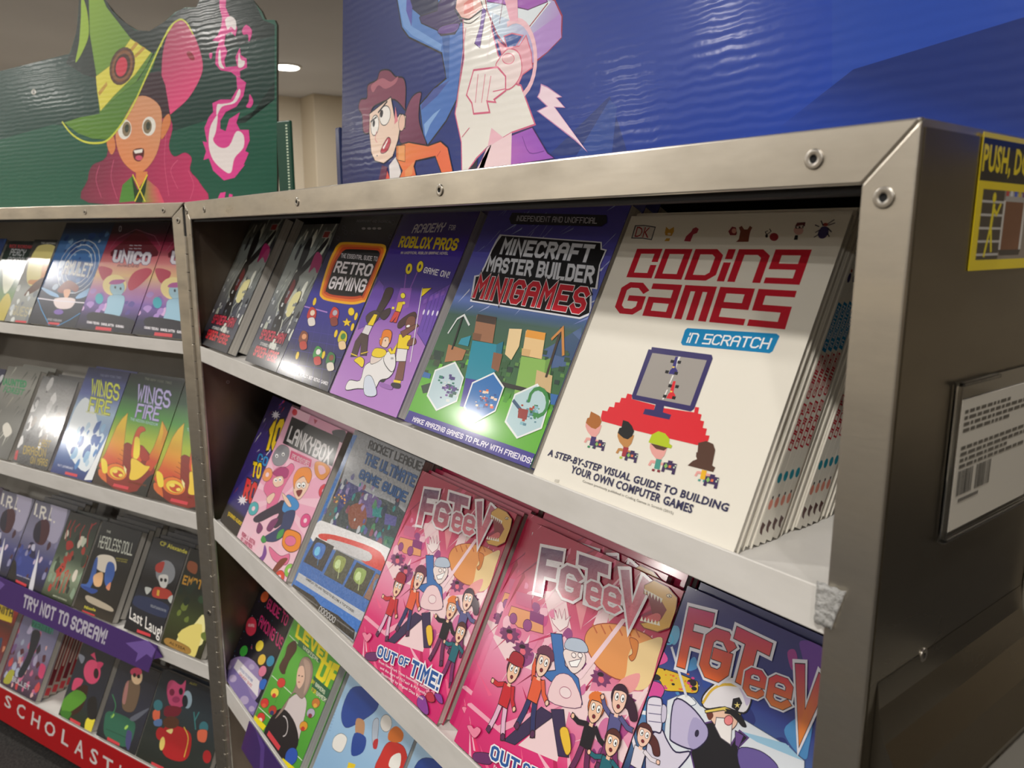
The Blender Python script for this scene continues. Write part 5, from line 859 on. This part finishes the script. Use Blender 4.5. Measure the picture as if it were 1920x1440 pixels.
# ================= left case, bottom shelf
r, A = book('L', 3, -1.000, .127, .175, 'a8202c', 'red and yellow comic at the picture edge on the bottom far shelf', copies=1); A.c(*C6); A.BG([(0, '2a3a5a'), (.5, '8a2c24'), (.75, '4a1c1c'), (1, 'b8282c')]); A.P('e8c828', '-60 400 90 450 70 550 -80 500'); A.B('ZENITH', (-50, 425), (85, 470), (-60, 470), '2a2018', 1.6); A.blobs(14, 0, 1, .05, .6, ['b0603c', 'd89070', '5a2a20', '2f4a6a'], .006, .014, 90, 'blob', 1.3); A.build()
r, A = book('L', 3, -.847, .158, .180, '5a4a78', 'purple zombie comic with teal lettering', copies=0); A.c(*C6)
A.BG([(0, '3a2c40'), (.3, '6a4a68'), (.6, '8a88a8'), (1, '5a5a80')]); A.blobs(50, 0, 1, .05, .8, ['b8b0d0', '7a5a90', 'c86a8c', '5a2a3a', 'e0b0b0', '2a2438', 'a8b0c8', 'c8484c'], .004, .011, 92, 'blob', 1.3); A.P('1c6a58', '200 530 330 570 310 620 190 570'); A.B('ZENITH', (205, 535), (330, 580), (198, 575), '2c8a78', 1.3); A.P('1c2434', '200 600 250 620 200 760 140 880 110 860 170 740', 1); A.P('e04a7c', '250 800 280 820 260 890 235 870', 1); A.P('a8a83c', '60 840 90 850 60 920 20 910', 1); A.B('BULLET', (80, 875), (185, 935), (74, 905), 'c8ccd0', 1.1); A.build()
for k in range(4):                            # turned copies behind it, printed red spines facing right
    t_ = .0155; w, h = .158, .180; c = empty('paperback_book', fvec('L', -.847, .0045+(k+1)*(t_/math.cos(AL)+.0003), ZS['L'][3]-SINK+t_*math.sin(AL)+.0003), (-AL, 0, TH)); tag(c, 'red-spined comic turned spine out, '+ORD[k]+' in the stack behind the purple zombie comic', 'book', 'red-spined comics behind the zombie one')
    vs, fs = boxvf(0, w, 0, .0006, 0, h); boxvf(0, w, t_-.0006, t_, 0, h, vs, fs); boxvf(w-.0006, w, .0006, t_-.0006, 0, h, vs, fs); meshobj('cover', vs, fs, cover_mat('b8aca0'), c); box('page_block', .0012, w-.0006, .0006, t_-.0006, .0012, h-.0012, M_PAGES, c)
    sr = empty('spine_print', (w+.00003, 0, 0), (0, 0, math.pi/2)); sr.parent = c; B_ = Art(sr, (0, 0, 0), (1, 0, 0), (0, 0, 1), t_, h); B_.part('spine_art'); B_.P('a02c34' if k % 2 else '7c2430', [(.002, .03), (.0135, .03), (.0135, .175), (.002, .175)]); B_.L('e0c8b8', .004, [(.0078, .07), (.0078, .15)]); B_.P('d8404a', [(.002, .006), (.0135, .006), (.0135, .024), (.002, .024)]); B_.build()
r, A = book('L', 3, -.592, .128, .176, '1c2028', 'dark comic with a bright pink masked head above green leaves', copies=2); A.c(*C6)
A.BG([(0, '203018'), (.4, '2a3040'), (1, '22262e')]); A.E('e8507c', 565, 850, 52, 75); A.P('e8507c', '555 745 580 730 590 780', 0); A.P('d84070', '600 790 635 800 600 840', 1); A.P('e8507c', '460 890 510 900 480 950 440 960', 1); A.E('2a1820', 590, 860, 16, 32); A.P('3a1c14', '470 950 540 940 500 1080 420 1120 400 1060', 1); A.P('5a9a30', '390 1020 470 960 530 1010 440 1090 380 1100', 1); A.P('3c7c28', '370 1090 440 1100 400 1150', 1); A.P('f0e040', '530 1140 580 1130 570 1210 520 1230', 1); A.P('1c1c20', '540 1020 590 1010 590 1130 540 1130', 1); A.P(BAR, '432 1130 494 1164 490 1184 428 1150'); A.P('8a90a0', '480 740 520 760 500 800', 1); A.build()
r, A = book('L', 3, -.4455, .1385, .176, '1f2228', 'dark comic with a small brown figure in a pale mask', copies=1); A.c(*C6)
A.BG([(0, '20242a'), (.5, '34384a'), (1, '24262e')]); A.P('7a6450', '770 920 840 900 860 960 820 1090 750 1070', 1, '2a2018'); A.E('e8c8a0', 840, 880, 34, 48); A.E('d8486c', 835, 850, 36, 26); A.E('1c1418', 825, 870, 10, 13); A.E('1c1418', 850, 878, 10, 13); A.P('b8807c', '770 930 790 910 770 1040 750 1030', 1); A.P('2f6a54', '670 1090 800 1140 830 1190 780 1310 650 1250 640 1150', 1); A.E('a8d860', 690, 1120, 8, 16, 40); A.E('a8d860', 775, 1190, 8, 16, 40); A.L('3c8a5c', .003, '680 1130 710 1060 690 990', 1); A.L('1a3c30', .001, '650 1200 790 1260'); A.P('6a7080', '800 1130 920 1070 830 1150', 1); A.P(BAR, '660 1248 734 1288 732 1306 656 1268'); A.P('4a4a7c', '780 1210 810 1230 790 1330 770 1290', 1); A.build()
r, A = book('L', 3, -.3035, .215, .186, '1c2430', 'dark teal comic with pink head and shiny red and gold cart', copies=1); A.c(*C6)
A.BG([(0, '1c2420'), (.4, '2a3434'), (.7, '2c3a44'), (.9, '1a2430'), (1, '18202c')]); A.B('T FROST', (1010, 770), (1330, 900), (1000, 830), 'e0e2e8', 1.3)
A.P('c84a78', '1030 920 1060 900 1110 930 1140 900 1135 960 1120 1060 1050 1060 1025 990', 1, '4a1430'); A.E('7a1c40', 1055, 975, 16, 22); A.E('14101c', 1110, 970, 13, 22); A.E('a03060', 1080, 1020, 24, 20); A.P('7a1830', '1020 1060 1110 1070 1090 1120 1010 1120', 1); A.E('9ab4c4', 1150, 1020, 28, 55, 0); A.E('14202c', 1135, 1030, 18, 38)
A.P('b81c24', '1000 1200 1080 1180 1170 1230 1160 1360 1100 1400 1000 1350', 1, '4a0c10'); A.E('5a3424', 1050, 1160, 50, 38); A.E('b82028', 985, 1230, 28, 40); A.E('e8d070', 995, 1290, 16, 42, 8); A.L('e8c850', .0022, '1130 1190 1155 1260 1130 1370', 1); A.P('f0dc90', '1020 1210 1060 1200 1050 1230', 1); A.P('e87050', '940 1090 980 1080 975 1150 940 1140', 1, '3a1c1c'); A.E('3a7c88', 970, 1055, 28, 34); A.P('5a7cb0', '945 1150 990 1140 990 1180 950 1180', 1)
A.L('3f8a8c', .003, '1190 1100 1200 1200'); A.L('3f8a8c', .003, '1220 1100 1195 1150'); A.E('3a7c88', 1250, 1190, 28, 36); A.P('e87050', '1215 1210 1270 1210 1260 1280 1215 1270', 1, '3a1c1c'); A.E('b82028', 1270, 1370, 26, 40); A.P(BAR, '930 1400 1006 1436 1000 1456 926 1420'); A.T('ALEX', (1165, 910), (1210, 925), (1162, 922), 'a8a03c', .02); A.build()
# ---------------------------------------------------------------- folded shelf banners
def banner(fr, px, y, name, label, colr, m=None, thick=0.0012, zfold=None, x_extra=None):
    o = fvec(fr, 0, y, 0); X = fdir(fr, 1, 0, 0); r = empty(name, o, (0, 0, FR[fr][1])); tag(r, label, 'banner')
    A = Art(r, o, X, (0, 0, 1), 9, 9, m=m, clipit=False); pts = [A.px(*q) for q in nums(px)] + (x_extra or [])
    body = prism('card', pts, 'y', 0, thick, cover_mat(colr), r); return r, A
r, A = banner('L', '295 1211 278 1261', -.0022, 'shelf_banner', 'purple card banner with white capitals hung on the third far shelf', '5c3f86', x_extra=[(-1.02, -.917), (-1.02, -.842)])
A.c(0, 1000, 3.272); A.part('banner_art')
A.P('8a6cc0', '775 672 895 655 965 690 930 765 900 740 830 790 845 735 770 672', 0); A.P('5c3f86', '905 655 965 690 945 772 1000 760'); A.P('8a6cc0', '0 290 30 315 0 345 -60 320')
A.B('TRY NOT TO SCREAM!', (150, 372), (664, 598), (134, 452), 'ddd8e6', 1.6, gap=1.0, sp=2.8); A.build()
r, A = banner('L', '', -.0022, 'shelf_banner', 'red card banner with spaced white capitals along the foot of the far bookcase', 'c8141c', x_extra=[(-1.15, -1.250), (-1.15, -1.157), (-.05, -1.157), (-.05, -1.262)])
A.c(0, 1000, 3.272); A.part('banner_art')
for ch, tl, tr, bl in (('A', (-50, 960), (-12, 975), (-70, 1020)), ('S', (35, 985), (74, 1010), (26, 1058)), ('C', (108, 1035), (158, 1062), (98, 1118)), ('H', (200, 1090), (250, 1122), (188, 1172)), ('O', (280, 1140), (345, 1175), (268, 1225)), ('L', (385, 1198), (428, 1225), (374, 1285)), ('A', (470, 1250), (524, 1290), (455, 1345)), ('S', (560, 1310), (606, 1340), (548, 1400)), ('T', (632, 1360), (694, 1395), (628, 1455)), ('I', (735, 1420), (745, 1425), (722, 1510))): A.T(ch, tl, tr, bl, 'f4eeec', .015)
A.build()
r, A = banner('R', '467 1352 452 1403', -.0022, 'shelf_banner', 'purple card banner hung on the third near shelf under the green magazine', '4a3380', x_extra=[(-1.02, -.960), (-.62, -.962), (-.62, -.8735)])
A.c(*D5); A.part('banner_art'); A.P('6a4ea8', '365 1165 430 1290 420 1440 395 1440 400 1300', 0); A.build()
# ---------------------------------------------------------------- printed boards standing on the cases
def board(fr, y, pts_px, extra, colr, label):
    o = fvec(fr, 0, y, 0); r = empty('header_board', o, (0, 0, FR[fr][1])); tag(r, label, 'display board')
    A = Art(r, o, fdir(fr, 1, 0, 0), (0, 0, 1), 9, 9, m=M_BOARD, clipit=False); A.c(0, 0, 1); pts = [A.px(*q) for q in pts_px]+extra
    pts = [(u, max(v, 0.0004)) for u, v in pts]
    prism('board', pts, 'y', 0, 0.005, M_CARD, r, 0.0006); A.part('board_print')
    A.bounds = (min(p[0] for p in pts), max(p[0] for p in pts), 0.0004, max(p[1] for p in pts))
    A.raw(list(pts), A.cf(colr(A)) if callable(colr) else A.cf(colr)); A.k += 1; return r, A
M_CARD = mat('corrugated_card_edge', '4c4a40', 0.8)
C1 = (0, 0, 3); C2 = (560, 0, 3); C3 = (1280, 150, 3)
gp = [(x/3, y/3) for x, y in nums('1558 1108 1556 420 1557 140 1545 112 1492 110 1470 62 1420 0 1370 -60 1160 -70 1140 0 1105 42 1040 42 985 68 930 118 865 168 810 182 760 164 700 128 640 70 585 0 540 -70 450 -70 445 0 432 170 400 280 370 348 250 375 60 412 0 428')]
r, A = board('L', .19, gp, [(-1.19, .330), (-1.19, 0.0004)], '1c5a48', 'dark green cut-out board with a girl in a green pointed hat')
A.c(*C1); A.part('board_print')
A.P(('123a34', '164640', (0, 400), (0, 900)), '-400 500 400 300 1100 100 1545 160 1545 560 900 760 300 700 -400 900'); 
A.P('0d2622', '445 -60 440 100 425 200 400 290 370 355 470 420 540 440 900 380 1545 200 1545 140 1480 112 1400 -60 1150 -60 1100 45 1020 50 930 120 840 175 760 170 640 75 560 -60', 0)
A.P('0c2a26', '1290 700 1545 560 1545 460 1380 690')
# hair
HP = 'c83a6e'
A.P(('7a3048', HP, (520, 900), (1050, 900)), '600 880 520 930 495 1010 500 1140 1130 1140 1125 1030 1070 960 1078 890 1040 858 980 880 950 820 970 700 900 640 640 700', 1, '6a1c40', .0008)
for q in ('560 930 540 1010 570 1110', '1000 900 960 960 1000 1060', '1060 960 1090 1040 1070 1120', '940 700 925 900 950 1100', '640 900 625 1000 660 1120'): A.L('e06a90', .0012, q, 1)
# raised pink brim, face, hat
A.P(('b04a68', 'f0508a', (900, 200), (1050, 560)), '930 650 910 520 915 300 960 150 1010 108 1060 140 1110 240 1140 350 1130 430 1070 540 1000 610', 1, '6a1c40', .0008)
A.L('d8dc4c', .0030, '905 260 950 160 1010 110 1050 130 1085 190', 1)
A.P('9a1c34', '1050 300 1065 288 1085 305 1095 335 1070 335', 1)
A.P('3a2430', '780 420 900 400 930 480 960 660 640 700 700 560')
A.P(('e8905c', 'e0a078', (700, 960), (780, 600)), '650 760 670 640 740 560 820 540 900 600 910 720 890 840 850 920 800 968 760 970 700 920 665 850', 1, '7a4028', .0006)
A.P('e08a54', '915 680 950 640 960 690 930 760 905 780', 1, '7a4028', .0005); A.P('e08a54', '600 800 635 760 650 830 625 870', 1, '7a4028', .0005)
A.E('f2f0e8', 702, 728, 38, 56, 5); A.E('8a7a60', 712, 726, 24, 42, 5); A.E('f2f0e8', 838, 710, 38, 54, 5); A.E('8a7a60', 830, 712, 24, 40, 5); A.E('3a4438', 834, 708, 12, 24, 5); A.E('3a4438', 714, 722, 12, 24, 5)
A.P('5a1c20', '750 845 805 835 808 880 785 908 755 895', 1); A.P('f4f2ec', '752 846 803 838 800 858 760 864'); A.E('d85a7c', 782, 888, 20, 14)
A.P('e08a54', '765 965 830 965 820 1040 790 1080 765 1030'); A.P('4f8a3a', '690 1040 750 985 770 1130 670 1140', 0); A.P(('6a9a3c', 'e04a70', (790, 1060), (900, 1060)), '830 1010 890 1060 925 1140 800 1140', 0); A.P('1c3a20', '740 985 775 1070 830 985 818 1080 800 1140 760 1140'); A.L('e8dc40', .0032, '748 985 815 1130'); A.L('e8dc40', .0032, '828 985 760 1130')
A.P(('8ab030', '5c8c34', (450, 0), (700, 600)), '460 -60 560 -60 600 40 735 215 860 300 820 380 760 470 640 560 560 640 545 440 505 190 500 0', 0, '2c5a20', .0008); A.P('9abc34', '460 -20 490 60 500 190 470 280 425 352 445 240 455 100', 1)
A.P('e4dc52', '735 218 850 296 760 420 640 540 565 625 548 520 540 430 620 370 680 300', 0, 'a89a28', .0006); A.P('c8a040', '765 235 780 245 735 300 722 290'); A.P('c8a040', '805 262 820 272 765 325 750 318'); A.P('c8a040', '552 520 600 460 605 480 560 540')
A.E('5c3c2c', 688, 372, 68, 108, 15, '3a2418', .001); A.E('8a5a38', 688, 372, 56, 92, 15); A.E('4a3024', 688, 372, 44, 72, 15); A.E('d83a54', 684, 376, 32, 56, 10, '8a1c30')
A.P(('5f8f2c', '4f8038', (360, 700), (880, 300)), '360 690 450 660 560 640 640 560 780 450 870 300 905 240 860 380 740 590 690 680 640 760 600 785 520 780 440 750', 0, '2c5a20', .0006)
A.L('d8dc4c', .0042, '352 688 400 750 470 795 545 805 610 785 690 690 760 570 850 370 920 220 970 140', 1)
# pink flame
FL = 'e8489c'
A.P(FL, '1235 -60 1275 -40 1270 40 1290 88 1320 110 1335 160 1325 205 1300 180 1270 195 1262 250 1280 290 1262 340 1270 378 1335 372 1325 320 1350 268 1355 310 1388 330 1390 380 1350 400 1352 440 1385 465 1370 540 1330 600 1270 630 1240 680 1240 725 1270 738 1290 670 1350 632 1330 690 1350 730 1400 730 1405 790 1380 850 1400 860 1370 930 1380 925 1320 1000 1260 1015 1200 960 1175 890 1145 900 1160 850 1140 795 1165 800 1150 720 1175 660 1200 630 1195 580 1240 560 1300 560 1335 500 1330 430 1300 405 1240 395 1212 360 1215 290 1235 235 1195 228 1225 200 1245 150 1250 100 1235 40', 0)
A.P(FL, '1362 170 1385 140 1415 165 1415 200 1400 235 1395 195 1370 195', 1); A.P(FL, '1405 530 1425 570 1410 605 1385 600 1400 570', 1); A.P(FL, '1178 300 1195 300 1190 330 1180 325', 1); A.P(FL, '1215 1140 1240 1085 1270 1080 1260 1140'); A.P(FL, '1280 1140 1290 1090 1310 1095 1300 1140')
W_ = 'f6eeee'
A.P(W_, '1268 110 1300 92 1328 120 1325 170 1300 150 1280 165', 1); A.P(W_, '1230 300 1240 280 1245 350 1262 385 1232 370', 1); A.P(W_, '1345 300 1355 335 1378 345 1368 375 1340 375', 1); A.P(W_, '1345 500 1352 530 1320 580 1250 600 1220 650 1222 590 1250 585 1310 570', 1); A.P(W_, '1200 680 1225 650 1215 740 1200 790 1240 830 1290 820 1330 740 1370 760 1370 830 1320 890 1300 970 1260 960 1200 900 1175 820 1180 730', 1); A.P(FL, '1265 800 1300 745 1305 760 1290 800')
A.L('1a3c36', .0008, '1340 430 1370 440')
for q in ((190, 517),): A.E('b8b8b0', q[0], q[1], 14, 16); A.E('4a4a44', q[0], q[1], 7, 8)
A.build()
box('side_tab', .0225, .0590, .0, .006, .0004, .150, cover_mat('14493a'), r, .002)
B_ = Art(r, fvec('L', 0, .19, 0), fdir('L', 1, 0, 0), (0, 0, 1), 9, 9, clipit=False); B_.part('tab_print')
for k in range(24): B_.P('cfe0c8', [(.047, .143-.0052*k), (.0515, .143-.0052*k), (.0515, .1402-.0052*k), (.047, .1402-.0052*k)])
B_.build()
# blue board
bp = [(643, 352), (645, -60)]
r, A = board('R', .19, bp, [(.06, .285), (.06, 0.0004)][::1], '2548a8', 'large blue board with a big punching cartoon figure and a boy in orange')
A.c(*C2); A.part('board_print')
A.P(('101f5c', '1d42a8', (240, 700), (1900, 300)), '250 -120 3000 -300 3000 1200 240 1100'); A.c(*C3); A.P(('1c40a4', '1a2f74', (600, 300), (1000, 100)), '960 -60 2400 -500 2400 900 500 330 520 285', 0); A.c(*C2)
A.P('22387e', '1400 880 1750 540 1850 860'); A.P('2a4a9a', '1560 880 1750 560 1790 600 1760 880')
LN = '15131f'
# big figure: jacket, shirt, arm
A.P(('5a90d8', '4a78c8', (560, 0), (880, 400)), '540 -80 580 155 620 210 805 300 830 440 760 500 680 590 700 760 725 820 830 680 890 560 925 300 925 130 780 -80', 0, LN, .0024)
A.P('7aa8e8', '545 -60 590 150 640 200 800 285 805 250 640 150 610 -80'); A.P('3a66b0', '805 195 850 200 845 440 830 440'); A.P('4a5ca8', '850 450 780 540 690 620 690 590 760 500'); A.P('8ab4ec', '800 610 740 700 712 770 705 700 760 640')
A.P('f2f0ea', '905 -80 1050 -80 1090 180 1120 300 1180 460 1250 480 1330 700 1200 745 1060 830 1000 890 950 962 918 962 915 800 880 640 900 500 930 330 925 110', 0, 'd86a90', .002)
A.P(('c8e0f4', 'b48ad0', (1200, 60), (1400, 300)), '1040 -80 1200 -80 1440 0 1482 90 1478 210 1400 290 1330 350 1240 420 1200 300 1120 200 1060 60', 0, 'a02c50', .002); A.P('e8f2fa', '1060 60 1300 160 1420 10 1380 0 1290 60 1150 20'); A.P('a85ac0', '1060 -80 1360 -80 1400 10 1290 55 1130 20 1060 10', 0, '5a1c60', .001); A.P('b890d8', '1300 200 1470 80 1478 210 1400 290 1335 340')
A.L('a02c3c', .0014, '1400 20 1290 160'); A.L('7c3c58', .001, '1150 0 1130 130'); 
A.P('f4c0b8', '860 -80 1000 -80 1040 50 960 110 915 100 870 30', 0, LN, .0014); A.P('f0908a', '930 20 980 -20 985 60 930 80'); A.L(LN, .0016, '915 100 960 108 1030 50', 1); A.L(LN, .001, '920 122 970 130 1035 75', 1)
A.P('3c2c68', '680 100 700 60 760 50 800 0 780 -80 900 -80 880 60 915 120 880 190 800 200 780 170 690 130', 0, LN, .0014); A.P('6a4a98', '800 150 900 130 880 180 790 190', 1, LN, .0008); A.P('1c2450', '620 -80 790 -80 780 60 690 90 630 40', 0, LN, .001); A.P('5a5ab8', '610 -60 640 40 635 150 605 60')
A.P('7a5ab0', '1035 40 1055 60 1020 270 990 245 1020 150', 0, '3c2050', .0008)
# glow, forearm and fist
A.strokes([[A.f(1225+108*math.cos(t*.22), 330+215*math.sin(t*.22)) for t in range(-9, 6)]], .0060, 'f8c8d4'); A.P('2450a0', '1155 205 1200 188 1262 200 1215 275 1175 272', 0, 'e0708c', .0014)
A.P('f0b0c0', '1120 230 1170 270 1240 260 1280 200 1310 300 1315 380 1260 420 1235 480 1150 330', 0, 'e0708c', .0014); A.P('f6e4e4', '1130 330 1180 275 1240 300 1255 400 1215 480 1160 500 1140 400 1110 370', 1, 'e0708c', .0016); A.E('f0c8cc', 1180, 330, 34, 30, 0, 'e0708c', .0010)
A.P('f8eeec', '985 395 1120 378 1165 430 1165 510 1100 560 1108 575 1060 570 1075 632 985 640 975 580 945 535', 0, 'dc6488', .0022)
for q in ('1010 420 995 575', '1050 420 1030 575', '1082 430 1060 570', '1095 515 1165 500'): A.L('e07090', .0012, q)
A.P('f6b8cc', '1140 -80 1230 -80 1235 120 1190 120'); A.P('f6c4d4', '1085 720 1160 780 1195 930 1130 935 1130 820 1060 945 1040 945', 0)
A.P(('a05ac8', 'c878c8', (1250, 760), (1100, 900)), '1200 760 1315 715 1400 860 1440 890 1000 960 1060 830', 0, '3c1c5a', .0014); A.P('f8dce4', '1060 830 1200 745 1195 935 1000 955 1090 800 1040 950 1010 960'); A.L('7a3ca0', .0010, '1260 770 1300 860 1380 850', 1); A.L('dc6c8c', .001, '920 770 960 720'); A.L('fff4f8', .0012, '1090 80 1060 330'); A.L('f0a0b8', .0012, '940 160 890 600')
A.P('141a30', '950 962 1010 890 1000 958')
# lightning flash
A.P('f8e0ee', '1365 475 1400 490 1480 545 1450 550 1498 605 1440 602 1625 855 1560 790 1345 625 1400 598 1345 545 1358 520', 0, 'c890c0', .0012)
# boy: pony tail, hair, face, jacket
A.P(('8a4a6a', '6a2c50', (660, 520), (700, 800)), '690 520 640 545 600 640 570 800 700 830 720 810 680 690 680 590', 1, LN, .0016)
A.P('84405c', '600 620 540 560 460 580 410 620 400 740 365 740 358 650 338 610 350 560 385 550 390 480 440 450 460 400 510 395 545 430 590 440 604 500 600 600', 1, LN, .0020); A.P('b46a7c', '410 480 470 440 520 460 560 430 545 470 490 500 450 480 420 520', 1)
A.P('f6dac8', '520 545 400 640 398 740 410 860 430 905 480 920 530 880 560 790 570 730 600 720 605 650 570 640 545 680', 0, LN, .0016); A.P('e88a98', '545 600 560 680 540 700'); A.E('f4ccba', 582, 690, 18, 48, 5, LN, .001)
A.E('fbf8f4', 487, 650, 30, 56, 8, LN, .0012); A.E('fbf8f4', 430, 705, 22, 58, 5, LN, .0012); A.E(LN, 468, 640, 8, 22, 8); A.E(LN, 424, 695, 7, 20, 5); A.L(LN, .0026, '450 632 498 572'); A.L(LN, .0026, '408 684 438 660')
A.L('e07a88', .0012, '440 740 432 780 442 800', 1); A.P('c23a50', '462 850 500 775 520 790 505 840 480 862', 1, LN, .0010); A.P('ffffff', '475 830 505 780 500 800 480 840'); A.E(LN, 443, 876, 3, 4)
A.P('ece8ea', '510 930 550 880 575 960 580 1020 515 1020'); A.P('6a2c50', '450 1020 470 930 500 940 490 1020', 0)
A.P(('f08a4c', 'f0744c', (600, 830), (640, 1000)), '550 820 620 800 730 820 800 795 840 830 870 970 805 975 770 880 660 905 650 935 670 1020 560 1020 585 960 550 890', 0, LN, .0018); A.P('f4a868', '560 820 600 815 600 910 560 900', 0, LN, .0008); A.P('e85a4c', '500 960 520 1020 490 1020'); A.L('c8503c', .001, '780 880 800 850'); A.P('f09a60', '600 960 650 910 640 980 600 1010')
A.build()
box('side_tab', -1.016, -1.0005, .0, .006, .0004, .115, cover_mat('1c2c5c'), r, .002)
